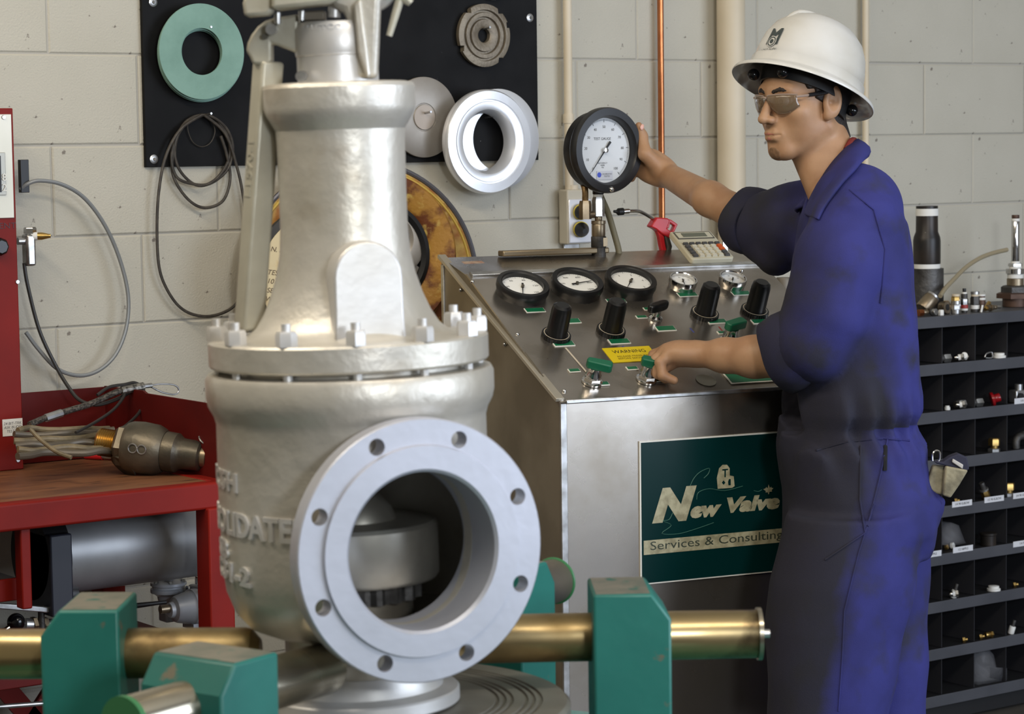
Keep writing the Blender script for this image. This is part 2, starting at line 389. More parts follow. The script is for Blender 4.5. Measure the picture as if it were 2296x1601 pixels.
for (a, b, c, d, r) in [(628, 48, 628, 72, .0045), (681, 46, 680, 66, .0045)]:
    MB().cyl((xl(a, b), -.026, zl(b)), (xl(c, d), -.026, zl(d)), r, n=12).build('pin', M_ZINC, valve, local=True)
MB().cyl((xl(617, 82), -.016, zl(82)), (xl(615, 84), -.034, zl(84)), .0075, n=14).build('pivot_bolt', M_ZINC, valve, local=True)
MB().cyl((xl(601, 97), -.016, zl(97)), (xl(600, 98), -.026, zl(98)), .0042, n=12).build('cotter_pin', M_BARE, valve, local=True)
MB().box((xl(706, 56), -.01, zl(57)), (.030, .03, .013)).build('spindle_nut', M_BARE, valve, local=True, bevel=.002)
MB().cyl((xl(751, 62), -.025, zl(62)), (xl(752, 36), -.025, zl(36)), .0085, n=18).build('release_nut', M_SILV2, valve, local=True)
MB().cyl((xl(686, 186), -.045, zl(186)), (xl(684, 188), -.066, zl(188)), .0072, n=16).build('cap_screw', M_ZINC, valve, local=True)
# yoke on the cap: a web standing on the flange and widening upwards
yk = Matrix.Rotation(R_(30), 4, 'Z')
plate([(740, -30), (890, -30), (874, 0), (853, 34), (846, 197), (796, 197), (790, 140), (784, 80), (772, 50), (748, 42)], -.046, -.010, 'yoke', M_SILV, .008)
plate([(796, 40), (812, 26), (834, 190), (826, 197), (806, 140)], -.060, -.040, 'yoke_rib', M_SILV, .006)
MB().tube(spline([(xl(846, 36), -.02, zl(36)), (xl(862, 26), -.025, zl(26)), (xl(874, 8), -.03, zl(8)), (xl(880, -16), -.03, zl(-16))], 5), [.010]*16, 10).build('yoke_arm', M_SILV2, valve, local=True)
k = MB(); k.tube([(xl(878, -6), -.03, zl(-6)), (xl(893, 18), -.03, zl(18)), (xl(898, 24), -.03, zl(24))], .0022, 8)
k.tube([(xl(896, 22), -.03, zl(22)), (xl(884, 62), -.03, zl(62)), (xl(871, 106), -.03, zl(106))], [.006, .0055, .0042], 10)
k.tube([(xl(894, 24), -.03, zl(24)), (xl(908, 28), -.03, zl(28)), (xl(918, 38), -.03, zl(38))], [.0065, .0075, .005], 10)
k.build('locking_pin', M_BEIGE, valve, local=True)
# ---- the stand
M_TT = mat('turntable steel', S(146, 142, 132), .5, .5, S(118, 114, 104), 6, bump=.1, bsc=40)
SB = Vector((VB.x, VB.y, 0))
stand = thing('clamping_test_stand', 'green clamping test stand with radial brass jaw bars around the silver valve', 'test stand', SB)
tt = [(0, Z0-.07), (.27, Z0-.07), (.286, Z0-.064), (.286, Z0-.006), (.281, Z0-.0005)]
for r in (.245, .235, .225, .205, .195, .185): tt += [(r+.003, Z0-.0005), (r+.002, Z0-.004), (r-.002, Z0-.004), (r-.003, Z0-.0005)]
tt += [(0, Z0-.0005)]
MB().lathe(tt, 96, T(SB.x, SB.y, 0)).build('turntable', M_TT, stand)
MB().lathe([(0, 0), (.34, 0), (.34, .03), (.24, .05), (.22, Z0-.22), (.72, Z0-.21), (.72, Z0-.17), (.25, Z0-.16), (.25, Z0-.07), (0, Z0-.07)], 64, T(SB.x, SB.y, 0)).build('pedestal', M_TEAL, stand)
ZR = PD(50, 1464, 3.37).z
Q = lambda px, py: Vector(PZ(px, py, ZR))
M_WORN = mat('worn bare top', S(120, 116, 104), .6, .2, S(96, 100, 90), 18, c3=S(44, 96, 84), sc3=30, lo3=.6, hi3=.68)
def jaw(pin, pout, blk, name_mat, r=.0345, ln=.107, wd=.136, up=.072, chin=.03, cap=None, front=None):
    """bar from pin (inner) to pout (outer) through a chamfered block centred at blk"""
    pin, pout, blk = Vector(pin), Vector(pout), Vector(blk)
    d = (pout-pin).normalized(); w = Vector((0, 0, 1)).cross(d)
    bar = MB().lathe([(0, 0), (r*.55, 0), (r*.95, .012), (r, .02), (r, (pout-pin).length-.003), (r*.96, (pout-pin).length), (0, (pout-pin).length)], 40, along(pin, d)).build('jaw_bar', name_mat, stand)
    h = ln/2; zb = Z0-.165-ZR
    pol = [(-h, zb), (h, zb), (h, up-.036), (h-.026, up), (-h, up)]
    b = MB().prism(pol, -wd/2, wd/2, axes(d, UPV, d.cross(UPV), blk))
    bo = b.build('clamp_block', M_TEAL, stand, bevel=.004, seg=2, smooth=30)
    x1, x2, y1 = -h+.004, h-.029, wd/2-.004
    MB().add([(x1, up+.0005, -y1), (x2, up+.0005, -y1), (x2, up+.0005, y1), (x1, up+.0005, y1), (x1, up-.003, -y1), (x2, up-.003, -y1), (x2, up-.003, y1), (x1, up-.003, y1)], [(0, 1, 2, 3), (4, 7, 6, 5), (0, 4, 5, 1), (1, 5, 6, 2), (2, 6, 7, 3), (3, 7, 4, 0)], axes(d, UPV, d.cross(UPV), blk)).build('worn_top', M_WORN, bo)
    return d
def tip(a, b):  # inner end of a bar: where it meets the valve's neck
    a, b = Vector(a), Vector(b)
    for i in range(400):
        q = b.lerp(a, i/300)
        if (q-VB-UPV*(q.z-VB.z)).length < .1085: return q
    return min((b.lerp(a, i/300) for i in range(400)), key=lambda q: (q-VB-UPV*(q.z-VB.z)).length)
# left bar, right bar, front bar, rear bar
o1 = Q(-60, 1467); i1 = Q(585, 1463)
o3 = Q(1700, 1421); i3 = tip(Q(1120, 1432), o3)
jaw(i1, o1, Q(203, 1464), M_BRASS)
d3 = jaw(i3, o3, Q(1410, 1427), M_BRASS, r=.034)
MB().lathe([(0, 0), (.037, 0), (.037, .006), (0, .006)], 40, along(o3-d3*.002, d3)).build('end_cap', M_NICK, stand)
MB().cyl(o3+d3*.003, o3+d3*.016, .006, n=14).build('grease_nipple', M_ZINC, stand)
o2 = Q(285, 1625); i2 = tip(Q(695, 1508), o2); f2 = Q(405, 1591)
d2 = jaw(i2, o2, f2+(i2-o2).normalized()*.0535, M_NICK, up=.060)
M_GREENCAP = mat('green cap', S(52, 108, 66), .45)
MB().lathe([(0, 0), (.036, 0), (.036, .008), (0, .008)], 40, along(o2, d2)).build('end_cap', M_GREENCAP, stand)
o4 = Q(1243, 1302); i4 = tip(Q(960, 1400), o4)
d4 = jaw(i4, o4, Q(1120, 1346), M_BARE, up=.060)
MB().ring(.0345, .003, 40, 8, along(o4, d4)).build('end_ring', M_GREENCAP, stand)
# ---------------------------------------------------------------- wall pipes and box
def vpipe(px, py, Y, r, z0, z1, name, mt, label, cat='pipe', bands=()):
    p = PY(px, py, Y); mb = MB(); mb.cyl((p.x, Y, z0), (p.x, Y, z1), r, n=28)
    t = thing(name, label, cat, (p.x, Y, z0)); mb.build('pipe', mt, t)
    for (zc, rr, hh) in bands:
        MB().lathe([(r*.9, -hh), (rr, -hh), (rr*1.04, -hh*.5), (rr*1.04, hh*.5), (rr, hh), (r*.9, hh)], 28, T(p.x, Y, zc)).build('coupling', mt, t)
    return t
vpipe(1640, 300, -.0505, .038, 0, 2.6, 'standpipe', M_CREAM, 'thick cream painted standpipe running up the block wall behind the worker')
vpipe(1482, 200, -.022, .0085, 1.30, 2.6, 'copper_pipe', M_COPPER, 'bare copper pipe running up the block wall beside the pressure gauge')
vpipe(1941, 150, -.022, .0095, 1.05, 2.6, 'conduit', M_CREAM, 'thin cream conduit on the wall just behind the hard hat')
zc_ = PY(1274, 266, -.026).z
cond = vpipe(1274, 200, -.026, .0112, PY(1274, 428, -.026).z, 2.6, 'conduit', M_CREAM, 'cream painted electrical conduit dropping into the socket box', bands=((zc_, .0135, .012),))
jb0 = PY(1276, 447, -.052); jb1 = PY(1312, 544, -.052)
jt = PY(1276, 428, -.052).z
jb = thing('socket_box', 'grey wall socket box with shiny white cover plate under the conduit', 'socket', (jb0.x, 0, jb1.z))
jx0, jx1 = jb0.x-.004, jb0.x+.072
MB().box(((jx0+jx1)/2, -.031, (jt+jb1.z)/2), (jx1-jx0, .038, jt-jb1.z+.006)).build('box', mat('box grey', S(186, 178, 160), .5), jb, bevel=.004)
MB().box(((jx0+jx1)/2, -.0525, (jb0.z+jb1.z)/2), (jx1-jx0-.004, .005, jb0.z-jb1.z)).build('cover_plate', mat('cover plate', S(215, 215, 220), .25, .3), jb, bevel=.003)
MB().box(((jx0+jx1)/2, -.014, jb1.z-.018), (.05, .006, .03)).build('mounting_tab', M_ZINC, jb, bevel=.002)
MB().cyl(((jx0+jx1)/2-.005, -.026, jt-.002), ((jx0+jx1)/2-.005, -.026, jt+.014), .0165, n=20).build('hub', M_CREAM, jb)
M_YEL = mat('yellow plug', S(196, 176, 60), .5)
for i, (py, lb) in enumerate(((474, 'black and yellow plug in the upper socket of the wall box'), (513, 'black and yellow plug in the lower socket of the wall box'))):
    p = PY(1300, py, -.056); t = thing('power_plug', lb, 'plug', p)
    MB().lathe([(0, 0), (.019, 0), (.020, .004), (.0185, .020), (.012, .030), (.007, .045), (0, .045)], 24, along(p, (-.35, -1, -.12))).build('plug_body', M_RUB, t)
    q = p+Vector((-.35, -1, -.12)).normalized()*.010
    MB().lathe([(.0185, -.004), (.0205, -.003), (.0205, .003), (.0185, .004)], 24, along(q, (-.35, -1, -.12))).build('grip_band', M_YEL, t)
# ---------------------------------------------------------------- control console
PSI = math.radians(-11)     # the console stands turned a little away from the wall
cw = PY(1256, 897, -1.1)
PRE = axes((math.cos(PSI), math.sin(PSI), 0), (-math.sin(PSI), math.cos(PSI), 0), UPV, (cw.x, cw.y, 0)); CONM = PRE.copy()
YF = 0.; XL = 0.; ZF = cw.z
h0 = KX(1050, 622, XL); r0 = KX(990, 578, XL); YH, ZH, YRr, ZRr = h0.y, h0.z, r0.y, r0.z
XR = KY(1641, 570, YRr).x

sl = Vector((0, YH-YF, ZH-ZF)).normalized(); PN = Vector((1, 0, 0)).cross(sl)
fsl = Vector((0, YRr-YH, ZRr-ZH)).normalized(); FN = Vector((1, 0, 0)).cross(fsl)
con = thing('control_console', 'stainless steel valve test console with sloping gauge panel and green sign', 'console', ((XL+XR)/2, (YF+YRr)/2, 0))
th = .004
MB().box(((XL+XR)/2, YF+th/2, (ZF+.05)/2+.0), (XR-XL, th, ZF-.05)).build('front_panel', M_STEEL, con)
def sheet(a, b, n, x0, x1, t, name, mt, bev=0): # sheet spanning x0..x1 between two profile points
    a = Vector(a); b = Vector(b)
    V = []
    for p in (a, b):
        for x in (x0, x1):
            for k in (0, -t): V.append(Vector((x, p[0], p[1]))+n*k)
    F = [(0, 2, 6, 4), (1, 5, 7, 3), (0, 1, 3, 2), (4, 6, 7, 5), (0, 4, 5, 1), (2, 3, 7, 6)]
    return MB().add(V, F).build(name, mt, con, bevel=bev)
sheet((YF-.006, ZF-.0045), (YH+.01, ZH+.0075), PN, XL-.001, XR+.001, .004, 'gauge_panel', M_STEEL)
sheet((YH, ZH+.002), (YRr, ZRr), FN, XL, XR, .004, 'top_panel', M_STEEL)
# hinge strip with folded lip
sheet((YH-.006, ZH+.006), (YH+.012, ZH+.012), (PN+FN).normalized(), XL+.008, XR-.002, .007, 'hinge_strip', M_ZINC, .0015)
for nm, x, s in (('left_side_panel', XL, 1), ('right_side_panel', XR, -1)):
    pol = [(YF, .05), (YRr, .05), (YRr, ZRr), (YH, ZH), (YF, ZF)]
    mb = MB(); V = [(x, p[0], p[1]) for p in pol]+[(x+s*.003, p[0], p[1]) for p in pol]; n = 5
    mb.add(V, [(0, 1, 2, 3, 4), (9, 8, 7, 6, 5)]+[(i, i+5, (i+1) % 5+5, (i+1) % 5) for i in range(5)]); mb.build(nm, M_STEEL2, con)
MB().box(((XL+XR)/2, YRr-.002, ZRr/2), (XR-XL, .004, ZRr-.02)).build('back_panel', M_STEEL2, con)
# folded edge trims on the left side
tr = MB()
for a, b in (((YF, ZF), (YRr, ZRr+.004)),):
    A = Vector((XL-.003, a[0], a[1])); B = Vector((XL-.003, b[0], b[1])); d = (B-A).normalized()
    tr.prism([(-.007, -.004), (.012, -.004), (.012, .004), (-.007, .004)], 0, (B-A).length, axes((1, 0, 0), d.cross(Vector((1, 0, 0))), d, A))
tr.build('edge_trim', mat('trim alu', S(176, 168, 152), .4, .6), con, bevel=.001)
MB().box((XL+.006, YF-.001, (ZF+.05)/2), (.014, .006, ZF-.06)).build('corner_trim', M_ZINC, con, bevel=.001)
MB().box((XL-.001, YRr-.008, ZRr/2), (.004, .014, ZRr-.03)).build('corner_trim', M_ZINC, con, bevel=.001)
MB().box(((XL+XR)/2, YF-.005, ZF-.004), (XR-XL-.02, .006, .009)).build('front_lip', M_ZINC, con, bevel=.002)
for p in [(1036, 650), (1135, 772), (1160, 750)]:
    q = KX(p[0], p[1], XL) if p[0] != 1160 else None
    if q is None: continue
    MB().sphere((XL-.003, q.y, q.z), .0045, 8).build('rivet', M_CHR, con)
po = Vector((XL, YF, ZF))
GP = lambda px, py: KP(px, py, po, PN)          # a place on the sloping gauge panel
PF = lambda px, py: axes((1, 0, 0), sl, PN, GP(px, py))
for p in [(1059, 632), (1265, 877), (1160, 750)]:
    MB().sphere(GP(*p), .0048, 8).build('rivet', M_CHR, con)
for p in [(1364, 606), (1662, 607)]:
    MB().sphere(KP(p[0], p[1], Vector((XL, YH, ZH)), FN), .005, 8).build('rivet', M_CHR, con)
M_DIAL = mat('dial face', S(232, 232, 228), .5)
M_GLASS = mat('gauge glass', (1, 1, 1, 1), .03, 0, trans=1, ior=1.3)
M_BEZ = mat('black bezel', S(26, 26, 27), .35)
M_PRT = mat('dial print', S(70, 70, 72), .6)
def dialprint(R, nmaj, a0, a1, labels=None, lsize=.0, sub=4):
    mb = MB(); z = 0
    def bar(a, ra, rb, w):
        c, s = math.cos(a), math.sin(a); V = [(ra*c-w*s, ra*s+w*c, z), (ra*c+w*s, ra*s-w*c, z), (rb*c+w*s, rb*s-w*c, z), (rb*c-w*s, rb*s+w*c, z)]; mb.add(V, [(0, 1, 2, 3)])
    n = nmaj*sub
    for i in range(n+1):
        a = math.radians(a0+(a1-a0)*i/n); M = i % sub == 0
        bar(a, R*(.86 if M else .91), R*.965, R*(.009 if M else .005))
    if labels:
        for i, s in enumerate(labels):
            a = math.radians(a0+(a1-a0)*i/(len(labels)-1)); V, F = text(s, lsize)
            mb.add([(v.x+R*.72*math.cos(a), v.y+R*.72*math.sin(a), z) for v in V], F)
    return mb
def needle(R, ang, w=.03, tail=.3):
    a = math.radians(ang); c, s = math.cos(a), math.sin(a)
    pl = [(-tail*R, w*R*1.8), (-tail*R, -w*R*1.8), (0, -w*R), (R*.85, -w*R*.25), (R*.85, w*R*.25), (0, w*R)]
    return MB().prism([(x*c-y*s, x*s+y*c) for x, y in pl], 0, .0012)
def gauge(F, R, hgt, Rd, bez, label, ang, nums, lsize, parent, nm='panel_gauge', glass=True):
    b = MB().lathe([(R*.8, 0), (R*.93, 0), (R*.97, hgt*.4), (R, hgt*.55), (R, hgt*.85), (R*.97, hgt), (Rd*1.06, hgt), (Rd, hgt*.92), (Rd, hgt*.6), (0, hgt*.6)], 56, F).build(nm, bez, parent, smooth=40, label=label)
    up = F @ T(0, 0, hgt*.6+.0004)
    MB().lathe([(0, 0), (Rd*.995, 0)], 48, up).build('dial', M_DIAL, b)
    o = dialprint(Rd, 10, 225, -45, nums, lsize).build('dial_print', M_PRT, b, smooth=0) if False else None
    mb = dialprint(Rd, 10, 225, -45, nums, lsize); mb.v = [F @ T(0, 0, hgt*.6+.0008) @ v for v in mb.v]
    o = mb.build('dial_print', M_PRT, b, smooth=0); o['kind'] = 'stuff'
    nb = needle(Rd, ang); nb.v = [F @ T(0, 0, hgt*.6+.003) @ v for v in nb.v]; nb.build('needle', M_INK, b, smooth=0)
    MB().lathe([(0, .006), (Rd*.07, .006), (Rd*.08, 0), (0, 0)], 16, F @ T(0, 0, hgt*.6+.001)).build('needle_hub', M_BARE, b)
    return b
N10 = ['0', '20', '40', '60', '80', '100', '120', '140', '160', '180', '200']
for (px, py, ang, lb, nums) in ((1168, 661, 248, 'black gauge with white dial at the left of the gauge row', ['0', '30', '60', '90', '120', '150']), (1290, 654, 12, 'black gauge with white dial in the middle of the gauge row', ['0', '200', '400', '600', '800', '1000']), (1410, 649, 232, 'black gauge with white dial at the right of the gauge row', ['0', '1', '2', '3', '4', '5'])):
    gauge(PF(px, py), .0585, .030, .046, M_BEZ, lb, ang, nums, .0085, con)
for (px, py, lb, an) in ((1528, 645, 'small chrome ringed gauge', 255), (1639, 641, 'small chrome ringed gauge at the right end', 240)):
    gauge(PF(px, py), .032, .024, .027, M_CHR, lb, an, ['0', '20', '40', '60', '80'], .005, con)
M_KNOB = mat('black knob plastic', S(17, 17, 18), .3)
def knurl(r0, r1, n, z0, z1, F):
    return MB().prism([((r1 if i % 2 else r0)*math.cos(2*math.pi*i/(2*n)), (r1 if i % 2 else r0)*math.sin(2*math.pi*i/(2*n))) for i in range(2*n)], z0, z1, F)
for (px, py) in ((1246, 757), (1369, 746), (1579, 708), (1691, 702)):
    F = PF(px, py)
    k = MB().lathe([(0, .006), (.024, .006), (.0225, .012), (.0215, .066), (.0195, .076), (.014, .080), (0, .080)], 36, F).build('regulator_knob', M_KNOB, con)
    knurl(.0315, .0300, 34, 0, .010, F).build('knurled_ring', M_KNOB, k, smooth=0)
    MB().lathe([(.026, .0105), (.0275, .0105)], 36, F).build('index_ring', M_CREAM, k)
def wing(F, w, d, h, mt, nm, par, rot):
    pts = [(w*.5*math.cos(a)*(1 if abs(math.cos(a)) < .5 else 1), d*.5*math.sin(a)*(.75+.25*abs(math.cos(a)))) for a in [2*math.pi*i/24 for i in range(24)]]
    mb = MB().prism(pts, 0, h, F @ rotz(rot)); return mb.build(nm, mt, par, bevel=h*.3, seg=3, smooth=50)
F = PF(1469, 716)
t = MB().lathe([(0, 0), (.016, 0), (.015, .006), (.010, .010), (.009, .024), (0, .024)], 24, F).build('shutoff_valve', M_CHR, con)
wing(F @ T(0, 0, .022), .060, .028, .020, M_KNOB, 'black_handle', t, .35)
M_GRNH = mat('green handle', S(14, 92, 64), .4)
for (px, py, rot) in ((1327, 857, -.5), (1449, 852, -.5), (1634, 768, .3)):
    F = PF(px, py)
    t = MB().lathe([(0, 0), (.022, 0), (.022, .004), (.0165, .006), (.0165, .020), (.0145, .024), (.0145, .036), (0, .036)], 28, F).build('needle_valve', M_CHR, con)
    MB().hex(F @ Vector((0, 0, .005)), PN, .019, .010).build('hex_nut', M_CHR, t)
    mb = MB().prism([(-.017, -.010), (.030, -.012), (.034, -.006), (.034, .006), (.030, .012), (-.017, .010), (-.020, 0)], 0, .019, F @ T(0, 0, .034) @ rotz(rot)); mb.build('green_handle', M_GRNH, t, bevel=.003)
# engraved nameplates
M_GRNP = mat('green nameplate', S(16, 96, 62), .35)
def plate2(px, py, w, h, parent=con, name='nameplate'):
    F = PF(px, py); b = MB().box((0, 0, .001), (w, h, .002), F).build(name, M_WHITE, con)
    MB().box((.0006, .0006, .0022), (w-.003, h-.003, .0006), F).build('green_face', M_GRNP, b)
    V, Fc = text('VENT', h*.4, w=w*.4)
    return F, b
for (px, py, w, h) in ((1199, 697, .046, .018), (1381, 676, .046, .018), (1263, 772, .048, .020), (1388, 767, .048, .020), (1492, 738, .046, .020), (1541, 662, .048, .018), (1661, 659, .046, .018), (1607, 722, .046, .018), (1286, 721, .03, .02), (1430, 713, .020, .012), (1438, 712, .026, .012), (1287, 832, .026, .013), (1342, 862, .046, .014), (1417, 827, .026, .013), (1472, 853, .046, .014), (1706, 722, .046, .018), (1618, 747, .02, .012)):
    if (px, py) in ((1430, 713),): px, py = 1452, 694
    plate2(px, py, w, h)
gpl = [GP(a, b) for a, b in ((1592, 818), (1640, 862), (1765, 855), (1765, 805))]
F0 = axes((1, 0, 0), sl, PN, GP(1640, 862))
lw = GP(1640, 862); w_ = XR-.02-lw.x; hgt_ = (GP(1592, 818)-lw).dot(sl)
b = MB().box((w_/2, hgt_/2, .001), (w_, hgt_, .002), F0).build('instruction_plate', M_WHITE, con, label='large green instruction plate near the front edge')
MB().box((w_/2, hgt_/2, .0022), (w_-.006, hgt_-.006, .0006), F0).build('green_face', M_GRNP, b)
V, Fc = text('OPERATING INSTRUCTIONS\n1. CLOSE ALL VALVES\n2. CLAMP VALVE ON STAND\n3. RAISE PRESSURE SLOWLY', .012)
# warning label
F1 = axes((1, 0, 0), sl, PN, GP(1415, 795)); M_YW = mat('yellow label', S(214, 188, 22), .45)
b = MB().box((0, 0, .0006), (.112, .058, .0012), F1).build('warning_label', M_YW, con, label='yellow warning label')
V, Fc = text('WARNING', .017, w=.078); MB().add(V, Fc, F1 @ T(0, .011, .0015)).build('warning_text', M_INK, b, smooth=0)
V, Fc = text('RELEASE PRESSURE\nBEFORE SERVICING', .0085, w=.075); MB().add(V, Fc, F1 @ T(0, -.012, .0015)).build('small_text', mat('brown ink', S(110, 92, 20), .6), b, smooth=0)
F2 = PF(1583, 853)
MB().lathe([(0, 0), (.022, 0), (.022, .001), (0, .001)], 32, F2).build('round_sticker', mat('grey sticker', S(128, 122, 106), .5), con)
# painted flow lines
M_BL = mat('blue line', S(70, 76, 130), .5); M_RL = mat('red line', S(140, 60, 52), .5); M_CL = mat('cream line', S(190, 178, 158), .5)
def fline(a, b, mt, w=.0022, nm='flow_line'):
    A = GP(*a); B = GP(*b); d = (B-A).normalized(); s = PN.cross(d)
    MB().add([A-s*w+PN*.0004, A+s*w+PN*.0004, B+s*w+PN*.0004, B-s*w+PN*.0004], [(0, 1, 2, 3)]).build(nm, mt, con, smooth=0)
fline((1203, 703), (1232, 735), M_CL); fline((1268, 780), (1318, 838), M_CL); fline((1462, 640), (1556, 746), M_BL); fline((1345, 652), (1368, 651), M_BL); fline((1344, 718), (1352, 728), M_BL)
fline((1498, 709), (1522, 707), M_BL); fline((1553, 670), (1572, 690), M_RL); fline((1665, 667), (1680, 685), M_RL); fline((1610, 731), (1622, 745), M_RL); fline((1396, 776), (1403, 784), M_BL)
# bits at the back of the top panel
fb0 = KY(1122, 574, YRr-.02); fb1 = KY(1360, 570, YRr-.02)
MB().box(((fb0.x+fb1.x)/2, YRr-.02, ZRr+.006), (fb1.x-fb0.x, .03, .013)).build('flat_bar', M_BRASS if False else mat('dull bar', S(150, 134, 108), .35, .8), con, bevel=.003)
tb = KY(1626, 560, YRr-.02); MB().box((tb.x, YRr-.02, ZRr+.004), (.014, .003, .03)).build('catch', M_CHR, con, bevel=.001)
stk = KP(1062, 590, Vector((XL, YH, ZH)), FN); MB().box((0, 0, .0004), (.05, .025, .0006), axes((1, 0, 0), fsl, FN, stk)).build('worn_sticker', mat('old sticker', S(170, 150, 130), .6, 0, S(150, 110, 92), 60), con)
# sign on the front
sgn0 = KY(1434, 990, YF-.004); sg1 = KY(1456, 1310, YF-.004); SX0, SX1, SZ1, SZ0 = sgn0.x, sgn0.x+.452, sgn0.z, sg1.z
M_SIGN = mat('dark green sign', S(4, 42, 42), .2, spec=.3); M_GOLD = mat('worn sign letters', S(176, 170, 140), .5, 0, S(140, 134, 106), 60)
sg = MB().box(((SX0+SX1)/2, YF-.002, (SZ0+SZ1)/2), (SX1-SX0, .004, SZ1-SZ0)).build('sign_plate', M_WHITE, con, label='dark green company sign on the console front')
MB().box(((SX0+SX1)/2, YF-.0042, (SZ0+SZ1)/2), (SX1-SX0-.006, .0012, SZ1-SZ0-.006)).build('sign_face', M_SIGN, sg)
def SP(px, py): p = KY(px, py, YF-.005); return Vector((p.x, YF-.0054, p.z))
def stext(s, xa, xb, ya, yb, sh=0., bold=.0, mt=M_GOLD, nm='sign_lettering', dy=0):
    a = SP(xa, ya); b = SP(xb, yb); V, F = text(s, .05, 0, bold, sh)
    x0 = min(v.x for v in V); x1 = max(v.x for v in V); y0 = min(v.y for v in V); y1 = max(v.y for v in V)
    kx = (b.x-a.x)/(x1-x0); ky = abs(a.z-b.z)/(y1-y0)
    zb = min(a.z, b.z)
    o = MB().add([(a.x+(v.x-x0)*kx, YF-.0054, zb+(v.y-y0)*ky) for v in V], F).build(nm, mt, sg, smooth=0); return o
stext('N', 1462, 1562, 1174, 1088, .30, .0035); stext('ew', 1548, 1618, 1163, 1130, .25, .003); stext('Valve', 1630, 1748, 1151, 1106, .25, .003)
bz0 = SP(1440, 1245).z; bz1 = SP(1440, 1213).z
MB().box(((SX0+SX1)/2+.001, YF-.0052, (bz0+bz1)/2), (SX1-SX0-.012, .0006, bz1-bz0)).build('sign_band', M_GOLD, sg)
bx = SP(1458, 1230).x; V, F = text('Services & Consulting, Inc.', .03, w=.385)
x0 = min(v.x for v in V); y0 = min(v.y for v in V); y1 = max(v.y for v in V)
MB().add([(bx+v.x-x0, YF-.0058, (bz0+bz1)/2+(v.y-(y0+y1)/2)*.85) for v in V], F).build('sign_lettering', mat('sign dark letters', S(52, 60, 48), .5), sg, smooth=0)
def spoly(pts, nm, mt=M_GOLD, k=0):
    P = [SP(*p) for p in pts]; MB().add([(p.x, YF-.0054-k*.0004, p.z) for p in P], [tuple(range(len(P)))]).build(nm, mt, sg, smooth=0)
spoly([(1609, 1096), (1607, 1072), (1612, 1050), (1620, 1042), (1630, 1042), (1636, 1050), (1636, 1066), (1645, 1068), (1647, 1090), (1641, 1094)], 'valve_emblem')
spoly([(1618, 1082), (1622, 1077), (1626, 1082), (1622, 1087)], 'emblem_hole', M_SIGN, 1); spoly([(1632, 1080), (1634, 1074), (1638, 1074), (1638, 1088), (1633, 1088)], 'emblem_hole', M_SIGN, 1)
spoly([(1619, 1052), (1632, 1051), (1632, 1054), (1627, 1054), (1627, 1070), (1624, 1070), (1624, 1055), (1619, 1055)], 'emblem_stem', M_SIGN, 1)
spoly([(1722, 1108), (1722, 1104), (1716, 1104), (1717, 1101), (1711, 1097), (1716, 1095), (1718, 1092), (1721, 1095), (1723, 1086), (1726, 1094), (1729, 1091), (1730, 1094), (1734, 1094), (1730, 1099), (1731, 1102), (1725, 1103), (1724, 1108)], 'leaf_emblem')
M_FAINT = mat('faint sign lines', S(60, 104, 92), .5)
for pts in ([(1547, 1090), (1556, 1072), (1570, 1058), (1590, 1050), (1588, 1062), (1578, 1072)], [(1562, 1120), (1566, 1104), (1590, 1096), (1625, 1100), (1665, 1090)], [(1508, 1150), (1500, 1165), (1486, 1168), (1505, 1178), (1484, 1196), (1520, 1197), (1560, 1186), (1600, 1172)], [(1690, 1100), (1700, 1102), (1708, 1098)]):
    P = spline([SP(*p) for p in pts], 4); MB().tube([Vector((p.x, YF-.0054, p.z)) for p in P], .0007, 4).build('emblem_line', M_FAINT, sg)
PRE = None
# ---------------------------------------------------------------- things on the console
rw = CONM @ Vector((.3, YRr, ZRr)); PRE = CONM; gl = KY(1325, 568, YRr-.02); PRE = None; gw = CONM @ gl
TG = PY(1356, 337, gw.y-.032)
FG = axes((1, 0, 0), (0, 0, 1), (0, -1, 0), TG)
tg = thing('test_gauge', 'large round black test gauge with white dial held by the worker', 'gauge', (TG.x, TG.y+.03, TG.z-.2))
GR = .0975
MB().lathe([(0, -.045), (GR*.86, -.045), (GR*.9, -.04), (GR*.9, -.012), (GR*.97, -.008), (GR, -.002), (GR, .012), (GR*.975, .018), (.079, .019), (.0745, .012), (.0735, -.004), (0, -.004)], 72, FG).build('bezel', mat('test gauge black', S(30, 30, 32), .38), tg, smooth=40)
MB().lathe([(0, -.0025), (.0735, -.0025)], 64, FG).build('dial', mat('test dial', S(214, 218, 222), .45), tg)
mb = dialprint(.0735, 10, 232, -52, ['0', '10', '20', '30', '40', '50', '60', '70', '80', '90', '100'], .0085, 10)
for s, sz, x, y in (('TEST GAUGE', .0085, -.005, .026), ('ACCURACY\nASME\nPSI', .005, -.005, -.034)):
    V, F = text(s, sz); mb.add([(v.x+x, v.y+y, 0) for v in V], F)
mb.v = [FG @ T(0, 0, -.0020) @ v for v in mb.v]; o = mb.build('dial_print', M_PRT, tg, smooth=0); o['kind'] = 'stuff'
nb = needle(.0735, 231, .022, .34); nb.v = [FG @ T(0, 0, .001) @ v for v in nb.v]; nb.build('needle', M_INK, tg, smooth=0)
MB().lathe([(0, .008), (.0055, .007), (.0065, .001), (0, .001)], 18, FG).build('needle_hub', M_CHR, tg)
b = MB().box((0, -.0565, -.0012), (.046, .020, .0008), FG).build('calibration_sticker', mat('sticker paper', S(200, 204, 214), .5), tg)
MB().lathe([(0, 0), (.006, 0)], 14, FG @ T(-.016, -.0555, -.0006)).build('blue_dot', mat('blue dot', S(70, 90, 200), .5), b)
V, F = text('CALIBRATED\nTESTED', .0052); MB().add(V, F, FG @ T(.006, -.0565, -.0006)).build('sticker_text', M_PRT, b, smooth=0)
